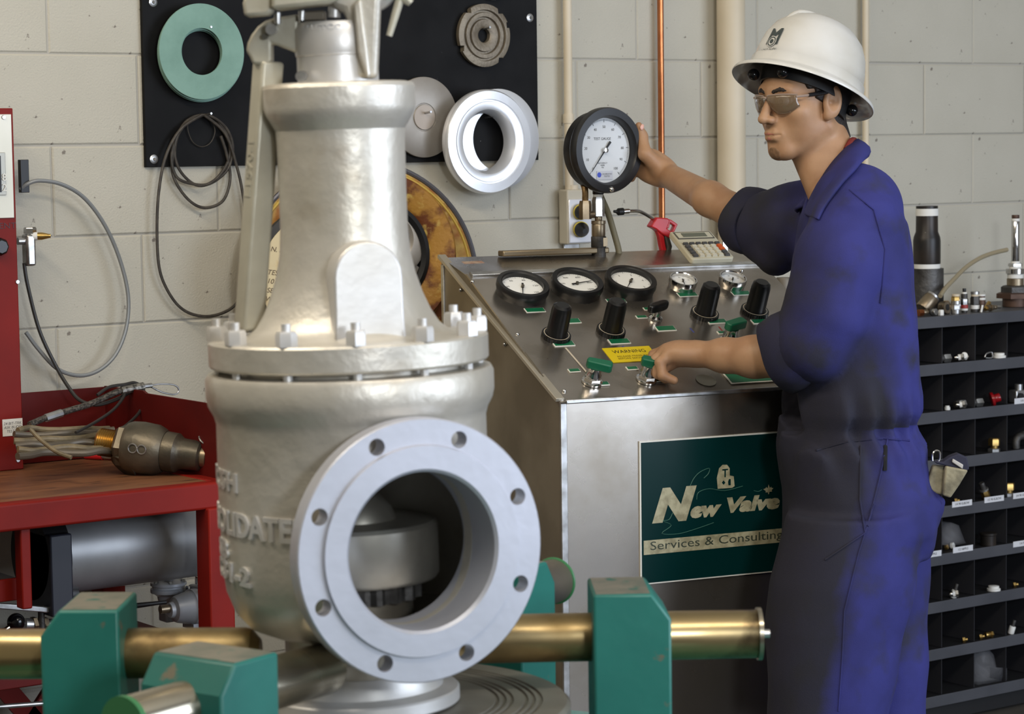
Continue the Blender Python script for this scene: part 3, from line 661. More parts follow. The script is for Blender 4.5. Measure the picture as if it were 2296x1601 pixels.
MB().sphere(FG @ Vector((.004, -.0885, .018)), .0068, 10).build('bezel_screw', M_CHR, tg)
sx = TG.x; sy = TG.y+.026; z1 = TG.z-.084
def stack(spec, x, y, z, par):
    for nm, mt, r, h, hexa in spec:
        mb = MB()
        if hexa: mb.hex((x, y, z-h), (0, 0, 1), r, h)
        else: mb.lathe([(0, 0), (r*.95, 0), (r, h*.08), (r, h*.92), (r*.95, h), (0, h)], 28, T(x, y, z-h))
        mb.build(nm, mt, par); z -= h
    return z
M_FIT = mat('dull fitting', S(148, 134, 112), .36, .85, S(120, 106, 88), 20)
zz = stack([('gauge_socket', M_BEZ, .013, .016, 0), ('tape_wrap', M_WHITE, .0115, .006, 0), ('adapter', M_ZINC, .0145, .044, 1), ('nipple', M_FIT, .0085, .010, 0), ('coupler_collar', M_FIT, .0165, .008, 0), ('coupler_body', M_FIT, .0155, .028, 0), ('coupler_sleeve', M_DARKM, .0175, .026, 0)], sx, sy, z1, tg)
MB().cyl((sx, sy, zz), (sx, sy, ZRr-.012), .0165, n=24).build('coupler_foot', M_DARKM, tg)
MB().box((sx+.006, sy-.0165, zz+.013), (.012, .004, .020)).build('coupler_latch', M_CREAM, tg, bevel=.001)
# side branch with braided hose
a0 = Vector((sx-.030, sy+.01, z1-.050))
hz = thing('braided_hose', 'short braided hose rising behind the round test gauge', 'hose', a0)
MB().tube(spline([a0+Vector((0, 0, .018)), a0+Vector((.0, 0, .045)), a0+Vector((.006, .02, .075)), a0+Vector((.03, .03, .10)), a0+Vector((.06, .03, .09))], 6), .0075, 10).build('hose', mat('braid', S(140, 112, 72), .45, .6, S(100, 78, 50), 120), hz)
MB().hex(a0-Vector((0, 0, .022)), (0, 0, 1), .0145, .042).build('hose_fitting', M_FIT, hz)
MB().cyl(a0-Vector((0, 0, .012)), a0+Vector((.030, -.01, -.012)), .008, n=14).build('elbow', M_FIT, hz)
p = [PY(1346, 438, gw.y-.01), PY(1364, 480, gw.y+.01), PY(1376, 520, gw.y+.01), PY(1386, 556, gw.y), PY(1389, 578, gw.y-.005)]
th_ = MB().tube(spline(p, 6), .0072, 12).build('rubber_hose', mat('olive hose', S(112, 106, 84), .5), None); tag(th_, 'olive rubber hose curving down from the test gauge to the console', 'hose')
PRE = CONM
# calculator leaning on the top panel
tp = Vector((XL, YH, ZH))
cbl = KP(1547, 598, tp, FN); cbr = KP(1637, 591, tp, FN); ctl = KX(1495, 536, cbl.x)
cu = (ctl-cbl); CL = cu.length; cu.normalize(); CWd = (cbr.x-cbl.x); cn = Vector((1, 0, 0)).cross(cu)
FC = axes((1, 0, 0), cu, cn, cbl+cn*.005)
ca = thing('calculator', 'beige desk calculator with grey and orange keys leaning on the console', 'calculator', cbl)
M_CALC = mat('calculator beige', S(206, 198, 172), .45)
MB().prism([(.004, 0), (CWd-.004, 0), (CWd, .006), (CWd-.003, CL), (.003, CL), (0, .006)], 0, .015, FC).build('case', M_CALC, ca, bevel=.003)
MB().box((CWd/2, CL*.83, .0155), (CWd*.86, CL*.25, .001), FC).build('display_surround', mat('calc dark', S(90, 84, 74), .4), ca)
MB().box((CWd/2, CL*.83, .0162), (CWd*.80, CL*.19, .001), FC).build('display_border', M_CALC, ca)
MB().box((CWd/2, CL*.83, .017), (CWd*.56, CL*.13, .001), FC).build('display', mat('lcd', S(104, 106, 88), .2), ca)
M_KEY = mat('key light', S(222, 214, 190), .5); M_KEYD = mat('key dark', S(84, 82, 80), .5); M_KEYO = mat('key orange', S(222, 96, 34), .5)
kd = {}
for r in range(5):
    for c in range(6):
        col = M_KEYD if c < 1 or (c == 5 and r < 2) else M_KEY
        if r == 4: col = M_KEYD
        if c == 5 and r in (2, 3): col = M_KEYO
        x = CWd*(.13+.148*c); y = CL*(.10+.105*r)
        mb = MB().box((0, 0, 0), (CWd*.115, CL*.075 if r < 4 else CL*.045, .005), None, .85)
        mb.v = [FC @ T(x, y, .0175) @ v for v in mb.v]; mb.build('key', col, ca)
# red blow gun
GY = YRr+.01
bg = thing('blow_gun', 'red air blow gun with bent chrome nozzle standing behind the calculator', 'blow gun', KY(1488, 570, GY))
def gpl(pts, t, nm, mt, bev=.002, y=GY):
    P = [KY(a, b, y) for a, b in pts]
    MB().prism([(p.x, p.z) for p in P], -t/2, t/2, axes((1, 0, 0), (0, 0, 1), (0, -1, 0), (0, y, 0))).build(nm, mt, bg, bevel=bev, seg=2, smooth=40)
M_REDP = mat('red plastic', S(196, 34, 40), .35)
gpl([(1454, 508), (1467, 487), (1492, 489), (1497, 494), (1490, 512), (1512, 527), (1519, 531), (1496, 534), (1478, 524), (1466, 514)], .026, 'gun_body', M_REDP, .003)
gpl([(1490, 489), (1503, 493), (1517, 503), (1512, 514), (1507, 524), (1512, 528), (1506, 531), (1500, 526), (1506, 513), (1509, 506), (1500, 500), (1497, 512), (1490, 512)], .014, 'hook', M_REDP, .002)
gpl([(1468, 513), (1480, 522), (1486, 530), (1488, 545), (1494, 572), (1484, 574), (1478, 548), (1475, 530)], .016, 'lever', M_REDP, .002)
gpl([(1486, 528), (1497, 532), (1503, 552), (1498, 576), (1488, 576), (1492, 552)], .022, 'handle', mat('grey grip', S(70, 66, 60), .5), .003)
nz = spline([KY(a, b, GY) for a, b in ((1466, 492), (1450, 482), (1434, 474), (1420, 473), (1398, 474))], 5)
MB().tube(nz, .0042, 10).build('nozzle_tube', M_CHR, bg)
a, b = KY(1410, 473, GY), KY(1396, 474, GY); MB().cyl(a, b, .0062, n=12).build('nozzle_nut', M_CHR, bg)
a, b, c = KY(1397, 474, GY), KY(1386, 475, GY), KY(1376, 474, GY); MB().tube([a, b, b+(c-b)*.4, c], [.0085, .0085, .004, .003], 12).build('rubber_tip', M_RUB, bg)
PRE = None
# grey capped post beyond the console
pp = PY(1757, 640, -.45)
t = thing('capped_post', 'grey capped pipe post standing beyond the right end of the console', 'post', (pp.x, -.45, 0))
zt = PY(1757, 622, -.45).z
MB().cyl((pp.x, -.45, 0), (pp.x, -.45, zt-.02), .017, n=24).build('pipe', M_DARKM, t)
MB().lathe([(0, zt), (.018, zt), (.0205, zt-.006), (.0205, zt-.035), (0, zt-.035)], 28, T(pp.x, -.45, 0)).build('cap', mat('grey cap', S(112, 104, 92), .5, .4), t)
# ---------------------------------------------------------------- steel bin cabinet
BY = -.33; BX0 = 4.861-.128*2; NCOL = 9; BXW = .128; BXE = BX0+BXW*NCOL
BZ1 = PY(2190, 703, BY).z; BZ0 = PY(2190, 1568, BY).z; NR = 8; LIP = .031; RHH = (BZ1-BZ0-LIP)/NR
bc = thing('bin_cabinet', 'dark grey steel bin cabinet of small open pigeonholes against the wall', 'cabinet', ((BX0+BXE)/2, BY/2, 0))
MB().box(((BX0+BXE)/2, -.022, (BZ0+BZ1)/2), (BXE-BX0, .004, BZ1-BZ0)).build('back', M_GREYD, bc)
for x in (BX0, BXE): MB().box((x, (BY-.02)/2, (BZ0+BZ1)/2), (.003, -BY-.02, BZ1-BZ0)).build('side', M_GREYP, bc)
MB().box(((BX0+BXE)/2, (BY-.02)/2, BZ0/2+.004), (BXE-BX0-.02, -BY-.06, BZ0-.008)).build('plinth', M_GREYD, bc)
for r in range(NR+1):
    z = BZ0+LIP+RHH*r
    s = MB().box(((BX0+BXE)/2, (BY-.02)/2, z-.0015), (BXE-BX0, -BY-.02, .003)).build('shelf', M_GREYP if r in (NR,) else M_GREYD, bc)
    MB().box(((BX0+BXE)/2, BY, z-LIP/2+.0015 if r < NR else z-LIP/2), (BXE-BX0, .003, LIP)).build('lip', M_GREYP, s, bevel=.001)
    if r < NR:
        for c in range(1, NCOL):
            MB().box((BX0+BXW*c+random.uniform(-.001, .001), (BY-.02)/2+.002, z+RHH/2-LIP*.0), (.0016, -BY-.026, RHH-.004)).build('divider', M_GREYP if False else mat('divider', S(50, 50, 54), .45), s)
M_LAB = mat('label paper', S(205, 205, 208), .6)
for (px, py, s) in ((2157, 1129, '1/4 90 ELBOW'), (2229, 1119, '1/2 90 ELBOW'), (2293, 1110, '3/4 90 ELBOW'), (2088, 1243, '1/4 NIPPLE'), (2159, 1231, '1/2 NIPPLE'), (2293, 1218, '1/4 TEE'), (2296, 898, '1/4 CAP')):
    p = PY(px, py, BY-.002); b = MB().box((p.x, BY-.0022, p.z), (.078, .0008, .016)).build('bin_label', M_LAB, bc)
    V, F = text(s, .009); MB().add(V, F, axes((1, 0, 0), (0, 0, 1), (0, -1, 0), (p.x, BY-.0030, p.z))).build('label_text', M_INK, b, smooth=0)
# shelves: helper giving the floor height of the bin row seen at a measured place
M_BRS = mat('bright brass', S(186, 154, 92), .3, .95); M_BLKP = mat('black steel pipe', S(34, 32, 31), .38, .3, S(52, 44, 38), 14, c3=S(120, 116, 110), sc3=60, lo3=.72, hi3=.78)
M_TAPE = mat('thread tape', S(222, 220, 214), .6); M_RUST = mat('rusty brown fitting', S(92, 70, 58), .5, .5, S(66, 50, 42), 20)
def rowz(py_z): # snap to the shelf below
    k = round((py_z-BZ0-LIP)/RHH-.15); return BZ0+LIP+RHH*max(0, min(NR, k))
def fit_lathe(name, label, cat, spec, base, d=(0, 0, 1), group=None):
    """a small fitting turned about one axis; spec: part, material, radius, length, sides (0 = round)"""
    d = Vector(d).normalized(); t = thing(name, label, cat, base, None, group); p = Vector(base)
    for nm, mt, r, h, n in spec:
        mb = MB()
        if n: mb.hex(p, d, r, h, n)
        else: mb.lathe([(0, 0), (r*.94, 0), (r, h*.06), (r, h*.94), (r*.94, h), (0, h)], 24, along(p, d))
        mb.build(nm, mt, t); p = p+d*h
    return t
def lying(px, py, r, Yo=.0):
    """resting place on the bin shelf under a measured point, lifted by radius r"""
    q = PY(px, py, BY+.02+Yo); z = rowz(q.z)+.0005; s = PZ(px, py, q.z); return Vector((q.x, BY+.02+Yo, z+r))
bins = [ # px, py, kind, label
 (2140, 788, 'tape', 'chrome plug in the top row of bins, second of three fittings'), (2162, 790, 'nutw', 'white capped nut in the top row of bins beside a chrome plug'),
 (2128, 797, 'hexg', 'grey hex nut at the left of the top row of bins'), (2210, 788, 'hook', 'bent wire clip lying in a top row bin'), (2240, 791, 'white', 'white plastic cap lying in a top row bin'),
 (2124, 900, 'white2', 'small white cap at the left of a second row bin'), (2143, 898, 'tape', 'tape wrapped chrome nipple in a second row bin'), (2162, 896, 'hexg', 'grey hex coupling in a second row bin'),
 (2200, 890, 'hexg', 'dull steel hex bushing beside the red plug'), (2222, 884, 'red', 'shiny red plug lying in a second row bin'), (2284, 882, 'block', 'grey steel tee block at the picture edge in the second row of bins'),
 (2229, 987, 'brass', 'brass hex fitting standing on a steel nut in the third row of bins'), (2285, 990, 'tee', 'black steel elbow with silver neck in the third row of bins'),
 (2212, 1090, 'brassd', 'brass and black fitting leaning in the fourth row of bins'), (2140, 1112, 'tiny', 'tiny brass nut behind the work glove'), (2262, 1092, 'brass', 'brass hex plug in the fourth row of bins at the picture edge'),
 (2216, 1200, 'cup', 'black pipe cap standing in the fifth row of bins'), (2080, 1228, 'tiny', 'tiny brass fitting beside the blue trouser leg'),
 (2128, 1322, 'tape', 'tape wrapped steel nipple in the sixth row of bins'), (2137, 1322, 'whitec', 'white plastic sleeve in the sixth row of bins'), (2228, 1310, 'white', 'flat white cap lying in the sixth row of bins'), (2272, 1304, 'tiny', 'tiny pale fitting at the picture edge in the sixth row of bins'),
 (2158, 1430, 'tiny', 'tiny tan fitting in the seventh row of bins'), (2196, 1420, 'tiny', 'small gold nut at the left of a seventh row bin'), (2209, 1420, 'brassl', 'short gold nipple lying in the seventh row of bins'), (2266, 1405, 'whitec', 'white tube end with black stem in the seventh row of bins')]
for px, py, k, lb in bins:
    if k == 'tape': fit_lathe('nipple', lb, 'fitting', [('thread', M_CHR, .007, .010, 0), ('tape_wrap', M_TAPE, .0085, .008, 0), ('hex', M_CHR, .011, .008, 6)], lying(px, py, .011), (.7, -.6, .1))
    elif k == 'nutw': fit_lathe('capped_nut', lb, 'fitting', [('nut', M_CHR, .013, .008, 6), ('cap', M_TAPE, .009, .012, 0)], lying(px, py, .010), (-.6, -.6, .35))
    elif k == 'hexg': fit_lathe('hex_coupling', lb, 'fitting', [('hex', M_ZINC, .013, .022, 6), ('collar', M_DARKM, .010, .010, 0)], lying(px, py, .012), (-1, .1, 0))
    elif k == 'hook':
        q = lying(px, py, .003); t = MB().tube(spline([q, q+Vector((.02, -.005, .0)), q+Vector((.024, 0, .014)), q+Vector((.004, 0, .012)), q+Vector((-.004, 0, .002))], 5), .0022, 8).build('wire_clip', M_ZINC); tag(t, lb, 'clip')
    elif k == 'white': fit_lathe('plastic_plug', lb, 'plug', [('rim', M_TAPE, .019, .007, 0), ('dome', M_TAPE, .015, .007, 0)], lying(px, py, .0))
    elif k == 'white2': fit_lathe('plastic_plug', lb, 'plug', [('rim', M_TAPE, .008, .008, 0), ('dome', M_TAPE, .006, .004, 0)], lying(px, py, .0))
    elif k == 'whitec': fit_lathe('sleeve', lb, 'sleeve', [('tube', M_TAPE, .009, .022, 0), ('stem', M_DARKM, .005, .018, 0)], lying(px, py, .0), (.2, -.2, 1))
    elif k == 'red': fit_lathe('red_plug', lb, 'plug', [('flange', mat('red gloss', S(130, 14, 20), .12), .020, .008, 0), ('stem', MATS['red gloss'], .012, .018, 0)], lying(px, py, .016), (.6, -.4, .2))
    elif k == 'block':
        q = lying(px, py, .018); t = thing('tee_block', lb, 'fitting', q-Vector((0, 0, .018))); MB().box(q, (.05, .03, .036)).build('block', M_ZINC, t, bevel=.003); MB().cyl(q+Vector((.0, 0, .018)), q+Vector((0, 0, .034)), .011).build('spigot', M_ZINC, t)
        MB().cyl(q+Vector((-.012, -.014, 0)), q+Vector((-.012, -.022, 0)), .011).build('port', M_INK, t)
    elif k == 'brass': fit_lathe('brass_plug', lb, 'fitting', [('nut', M_ZINC, .018, .010, 6), ('thread', M_BRS, .011, .008, 0), ('hex', M_BRS, .017, .020, 6)], lying(px, py, .0))
    elif k == 'tee':
        q = lying(px, py, .012); t = thing('pipe_elbow', lb, 'fitting', q-Vector((0, 0, .012))); MB().tube(spline([q+Vector((-.012, 0, -.010)), q+Vector((-.012, 0, .010)), q+Vector((.0, 0, .022)), q+Vector((.04, 0, .024))], 4), .011, 14).build('elbow', M_DARKM, t); MB().cyl(q+Vector((.014, 0, .0235)), q+Vector((.036, 0, .0245)), .0125).build('neck', M_ZINC, t)
    elif k == 'brassd': fit_lathe('valve_fitting', lb, 'fitting', [('hex', M_BRS, .012, .022, 6), ('collar', M_ZINC, .013, .005, 0), ('stem', M_DARKM, .008, .020, 0)], lying(px, py, .006), (-.45, 0, .9))
    elif k == 'brassl': fit_lathe('brass_nipple', lb, 'fitting', [('thread', M_BRS, .008, .018, 0), ('hex', M_BRS, .010, .008, 6)], lying(px, py, .009), (1, -.1, 0))
    elif k == 'tiny': fit_lathe('small_nut', lb, 'fitting', [('nut', M_BRS, .008, .008, 6), ('thread', M_BRS, .005, .006, 0)], lying(px, py, .007), (.8, -.5, .1))
    elif k == 'cup': fit_lathe('threaded_coupling', lb, 'fitting', [('body', M_BLKP, .022, .030, 0), ('rim', M_BLKP, .024, .006, 0)], lying(px, py, .0))
# clear bags in two bins
M_BAG = mat('clear bag', S(200, 200, 205), .12, 0, trans=.0, alpha=.13, bump=.8, bsc=60)
def bag(pts, lb, yo):
    base = lying(pts[0][0], pts[0][1], 0, yo); fr = [PY(a, b, BY+.02+yo) for a, b in pts]; z0 = base.z
    mb = MB(); n = len(fr); c = sum(fr, Vector())/n
    V = [Vector((p.x, BY+.02+yo, max(p.z, z0))) for p in fr]+[Vector((p.x*.9+c.x*.1, BY+.02+yo+.045, max(p.z, z0))) for p in fr]+[Vector((c.x, BY+.008+yo, max(c.z, z0)))]
    F = [(i, (i+1) % n, 2*n) for i in range(n)]+[(i, i+n, (i+1) % n+n, (i+1) % n) for i in range(n)]+[tuple(range(n, 2*n))]
    o = mb.add(V, F).build('plastic_bag', M_BAG, smooth=180); tag(o, lb, 'bag'); return base
b1 = bag([(2120, 1222), (2122, 1190), (2134, 1172), (2150, 1178), (2160, 1205), (2166, 1218), (2150, 1222), (2130, 1226)], 'clear plastic bag of small fittings in the fifth row of bins', .0)
fit_lathe('small_nut', 'white ring nut inside the clear bag in the fifth row of bins', 'fitting', [('ring', M_TAPE, .009, .008, 0)], b1+Vector((.045, .022, .009)), (.4, -1, .2))
fit_lathe('small_nut', 'tiny brass nut inside the clear bag in the fifth row of bins', 'fitting', [('nut', M_BRS, .008, .008, 6)], b1+Vector((.022, .022, .008)), (.4, -1, .2))
bag([(2192, 1536), (2191, 1480), (2196, 1455), (2212, 1450), (2228, 1468), (2236, 1500), (2258, 1498), (2258, 1530), (2230, 1536)], 'clear plastic bag slumped in the bottom row of bins', .0)
# ---------------------------------------------------------------- things on top of the cabinet
TZ = BZ0+LIP+RHH*NR+.0005
def top(px, Yo=0.): # place on the cabinet top in that column
    Y = BY+.03+Yo; q = PY(px, 690, Y); return Vector((q.x, Y, TZ))
def hz(px, y, Yo): return PY(px, y, BY+.03+Yo).z
tp1 = top(2078, .10); Yt = .10
Z = lambda y, Yo: hz(2070, y, Yo)
t = thing('pipe_reducer', 'tall black steel pipe reducer with white tape bands standing on the bin cabinet', 'fitting', tp1)
k = 5500/proj_d if False else 1/ (PY(2071, 550, BY+.13)-PY(2070, 550, BY+.13)).dot(RT0)
pr = lambda w: w/k
zA, zB, zC, zD = Z(602, Yt), Z(592, Yt), Z(478, Yt), Z(462, Yt)
MB().lathe([(0, TZ), (pr(33), TZ), (pr(33), zA), (0, zA)], 36, T(tp1.x, tp1.y, 0)).build('lower_coupling', M_DARKM, t)
MB().lathe([(0, zA), (pr(26), zA), (pr(26), zB), (0, zB)], 36, T(tp1.x, tp1.y, 0)).build('tape_wrap', M_TAPE, t)
MB().lathe([(0, zB), (pr(26.5), zB), (pr(27), zB+.004), (pr(27), Z(540, Yt)), (pr(26), Z(532, Yt)), (pr(22), Z(520, Yt)), (pr(21.5), Z(484, Yt)), (0, Z(484, Yt))], 36, T(tp1.x, tp1.y, 0)).build('reducer', M_BLKP, t)
MB().lathe([(0, Z(484, Yt)), (pr(22.5), Z(484, Yt)), (pr(22), Z(468, Yt)), (0, Z(468, Yt))], 36, T(tp1.x, tp1.y, 0)).build('tape_wrap', M_TAPE, t)
MB().lathe([(0, Z(469, Yt)), (pr(21.5), Z(469, Yt)), (pr(21.5), zD), (pr(18), zD), (0, zD-.004)], 36, T(tp1.x, tp1.y, 0)).build('thread_end', M_BLKP, t)
# chrome sight tube on its stacked fitting
Yg = .08; q = top(2276, Yg); t = thing('chrome_tube_fitting', 'tall chrome tube on stacked brown and silver fittings on the bin cabinet', 'fitting', q)
zz = lambda y: hz(2276, y, Yg)
for nm, mt, r, a, b, n in (('foot', M_RUST, .036, 694, 668, 0), ('hex_base', M_RUST, .055, 668, 655, 6), ('hex_nut', M_DARKM, .042, 655, 640, 6), ('silver_collar', M_FIT, .024, 640, 624, 0), ('tape_wrap', M_TAPE, .0225, 624, 614, 0), ('black_collar', M_CHR, .0265, 614, 602, 0), ('tape_ring', M_TAPE, .017, 602, 597, 0), ('upper_nut', M_CHR, .021, 597, 590, 6), ('tape_ring', M_TAPE, .013, 590, 586, 0), ('chrome_tube', M_CHR, .0115, 586, 496, 0), ('tape_ring', M_TAPE, .0118, 496, 490, 0), ('threaded_end', M_RUST, .0108, 490, 482, 0)):
    z0, z1 = zz(a), zz(b); z0 = max(z0, TZ)
    mb = MB()
    if n: mb.hex((q.x, q.y, z0), (0, 0, 1), r, z1-z0)
    else: mb.lathe([(0, z0), (r*.95, z0), (r, z0+.001), (r, z1-.001), (r*.95, z1), (0, z1)], 32, T(q.x, q.y, 0))
    mb.build(nm, mt, t)
# clear hose arching between them
hp = [PY(a, b, BY+.03+c) for a, b, c in ((2108, 664, .01), (2120, 646, .03), (2140, 625, .05), (2165, 600, .07), (2195, 580, .08), (2225, 568, .085), (2258, 560, .085))]
o = MB().tube(spline(hp, 6), .0062, 10).build('clear_hose', mat('yellowed hose', S(150, 138, 112), .3, 0, alpha=.9)); tag(o, 'yellowed plastic hose arching up from the fittings to the chrome tube', 'hose')
o2 = PY(2084, 648, BY+.04)
fit_lathe('union_sleeve', 'fat shiny steel sleeve tilted against the black pipe reducer', 'fitting', [('sleeve', M_FIT, .021, .044, 0), ('collar', M_ZINC, .0195, .006, 0)], Vector((o2.x-.012, BY+.055, TZ+.017)), (.62, -.1, .6))
fit_lathe('round_coupling', 'round tan hose coupling facing out with a dark bore', 'fitting', [('body', M_FIT, .0165, .018, 0), ('ring', M_FIT, .0175, .004, 0), ('bore', M_INK, .009, .0006, 0)], Vector((PY(2113, 660, BY+.05).x, BY+.055, TZ+.018)), (.15, -1, .05))
fit_lathe('small_fitting', 'copper coloured fitting next to the blue sleeve on the cabinet', 'fitting', [('hex', M_COPPER, .010, .016, 6), ('thread', M_FIT, .007, .016, 0)], Vector((PY(2062, 680, BY+.02).x, BY+.025, TZ+.010)), (1, -.1, .05))
fit_lathe('ring_clamp', 'small open silver ring beside the copper fitting on the cabinet', 'fitting', [('base', M_DARKM, .010, .006, 0), ('ring', M_ZINC, .009, .010, 0)], Vector((PY(2090, 684, BY+.02).x, BY+.022, TZ+.010)), (.1, -1, .1))
fit_lathe('hex_nut', 'small shiny white hex nut standing on the cabinet edge', 'fitting', [('nut', M_TAPE, .0078, .015, 6)], Vector((PY(2112, 690, BY+.015).x, BY+.018, TZ)))
fit_lathe('brass_union', 'brass and dark union standing behind the round coupling', 'fitting', [('foot', M_RUST, .010, .014, 0), ('hex', M_BRS, .011, .012, 6), ('neck', M_BRS, .007, .010, 0)], Vector((PY(2127, 680, BY+.04).x, BY+.05, TZ)))
fit_lathe('check_valve', 'stacked silver and gold check valve standing on the cabinet', 'fitting', [('foot', M_ZINC, .013, .012, 0), ('hex', M_ZINC, .0145, .014, 6), ('body', M_ZINC, .013, .010, 0), ('top_hex', M_BRS, .0125, .012, 6), ('cap', M_CREAM, .011, .006, 0)], Vector((PY(2144, 690, BY+.03).x, BY+.032, TZ)))
fit_lathe('quick_coupler', 'quick coupler with a red band and a black top pin, standing on the cabinet', 'fitting', [('foot', M_DARKM, .008, .006, 0), ('tape_ring', M_TAPE, .010, .006, 0), ('red_band', mat('red band', S(150, 50, 46), .5), .0105, .010, 0), ('hex', M_CHR, .011, .018, 6), ('sleeve', M_DARKM, .009, .012, 0), ('tape_ring', M_TAPE, .007, .005, 0), ('pin', M_RUB, .005, .010, 0)], Vector((PY(2165, 690, BY+.04).x, BY+.045, TZ)))
fit_lathe('hex_adapter', 'tall grey hex adapter with white tape at its foot', 'fitting', [('foot', M_DARKM, .012, .008, 0), ('tape_wrap', M_TAPE, .0125, .011, 0), ('hex', M_DARKM, .0135, .024, 6), ('collar', M_CREAM, .011, .006, 0), ('dome', M_ZINC, .0125, .008, 0)], Vector((PY(2189, 690, BY+.04).x, BY+.045, TZ)))
fit_lathe('taped_plug', 'short plug with two bands of white tape, behind the hex adapter', 'fitting', [('foot', M_RUST, .012, .028, 0), ('tape_band', M_TAPE, .0115, .007, 0), ('ring', M_RUST, .0105, .004, 0), ('tape_band', M_TAPE, .0115, .005, 0)], Vector((PY(2209, 690, BY+.07).x, BY+.085, TZ)))
fit_lathe('brass_tube', 'short brass tube leaning behind the brown fitting on the cabinet', 'fitting', [('tube', M_BRS, .006, .030, 0)], Vector((PY(2203, 690, BY+.04).x, BY+.03, TZ+.006)), (.7, .2, .55))
fit_lathe('tape_scrap', 'small twist of white tape on a thin stem near the cabinet edge', 'fitting', [('stem', M_TAPE, .003, .020, 0)], Vector((PY(2201, 690, BY+.02).x, BY+.022, TZ)), (.3, 0, 1))
fit_lathe('air_nipple', 'ribbed silver air nipple lying in front of the brown fitting', 'fitting', [('hex', M_FIT, .009, .010, 6), ('flange', M_FIT, .0105, .004, 0), ('hex', M_FIT, .0085, .010, 6), ('collar', M_FIT, .006, .010, 0), ('barb', M_CHR, .004, .016, 0)], Vector((PY(2214, 684, BY+.025).x, BY+.026, TZ+.0105)), (1, -.05, 0))
# ---------------------------------------------------------------- black display board and what hangs on it
bl = PY(328, 375, -.012); br = PY(1208, 369, -.012)
bt = 2.12
board = thing('display_board', 'black display board fixed to the block wall behind the silver valve', 'board', ((bl.x+br.x)/2, 0, bl.z))
MB().box(((bl.x+br.x)/2, -.006, (bl.z+bt)/2), (br.x-bl.x, .011, bt-bl.z)).build('panel', M_BLACK, board, bevel=.001)
for px, py in ((343, 5), (345, 357), (1188, 40)):
    p = PY(px, py, -.012)
    s = MB().lathe([(0, 0), (.0105, 0), (.0105, .001), (.006, .003), (0, .003)], 24, axes((1, 0, 0), (0, 0, 1), (0, -1, 0), p)).build('washer', M_ZINC, board)
    MB().lathe([(0, .003), (.004, .003), (.003, .005), (0, .005)], 14, axes((1, 0, 0), (0, 0, 1), (0, -1, 0), p)).build('screw', M_BARE, s)
FY = lambda p: axes((1, 0, 0), (0, 0, 1), (0, -1, 0), p)
def nail(px, py, ln=.04):
    p = PY(px, py, -.012); MB().cyl(p+Vector((0, .002, 0)), p+Vector((0, -ln, .004)), .0028, n=10).build('hook_pin', M_ZINC, board)
for n in ((455, 66), (455, 259), (1078, 66), (946, 255), (1088, 264)): nail(*n)
M_GASK = mat('teal gasket', S(124, 158, 146), .8, 0, S(112, 146, 134), 14, bump=.15, bsc=200)
M_GEDGE = M_GASK
gc = PY(452, 116, -.04)
for i in range(6):
    c = PY(452-i*.9, 117+i*.6, -.0385+.0052*i-.0065)
    c.x += random.uniform(-.002, .002); c.z += random.uniform(-.0015, .0015)-.0005*i
    g = MB().lathe([(.0535, 0), (.109, 0), (.109, .0042), (.0535, .0042), (.0535, 0)], 72, FY(c)).build('gasket_ring', M_GASK, smooth=40)
    tag(g, 'front teal fibre gasket ring of the stack hanging on the black board' if i == 5 else '%s teal fibre gasket ring behind the front one on the black board' % ('second', 'third', 'fourth', 'fifth', 'hindmost')[4-i], 'gasket', 'teal gasket rings hanging on the board')
# black rubber cord coil
M_CORD = mat('rubber cord', S(52, 47, 42), .55, 0, S(72, 66, 58), 60)
cp = [(455, 258), (410, 285), (385, 345), (395, 395), (430, 412), (470, 412), (510, 380), (522, 330), (505, 285), (462, 258), (415, 275), (392, 330), (402, 380), (440, 415), (480, 405), (512, 360), (512, 310), (480, 265), (440, 262), (400, 300), (386, 370), (395, 410), (425, 450), (460, 466), (500, 450), (516, 400), (508, 345), (495, 305)]
P = [PY(a, b, -.022-.0016*(i % 5)) for i, (a, b) in enumerate(cp)]
coil = thing('rubber_cord_coil', 'coil of black rubber cord with a long hanging tail on the black board', 'cord', PY(455, 466, -.02))
MB().tube(spline(P, 7), .0036, 8).build('looped_cord', M_CORD, coil)
cp = [(452, 258), (405, 290), (372, 350), (356, 430), (352, 520), (357, 600), (375, 650), (405, 690), (445, 708), (490, 705), (530, 680), (548, 620), (552, 520), (545, 440), (530, 370), (505, 300), (458, 258)]
P = [PY(a, b, -.030-.003*math.sin(i)) for i, (a, b) in enumerate(cp)]
MB().tube(spline(P, 7), .0036, 8).build('cord_tail', M_CORD, coil)
P = [PY(a, b, -.018) for a, b in ((455, 259), (426, 272), (421, 290), (432, 318), (452, 329), (472, 320), (482, 295), (474, 272), (455, 259))]
o = MB().tube(spline(P, 6), .0012, 6).build('thin_wire_ring', M_CORD, None); tag(o, 'thin dark wire ring hanging inside the rubber cord coil', 'ring')
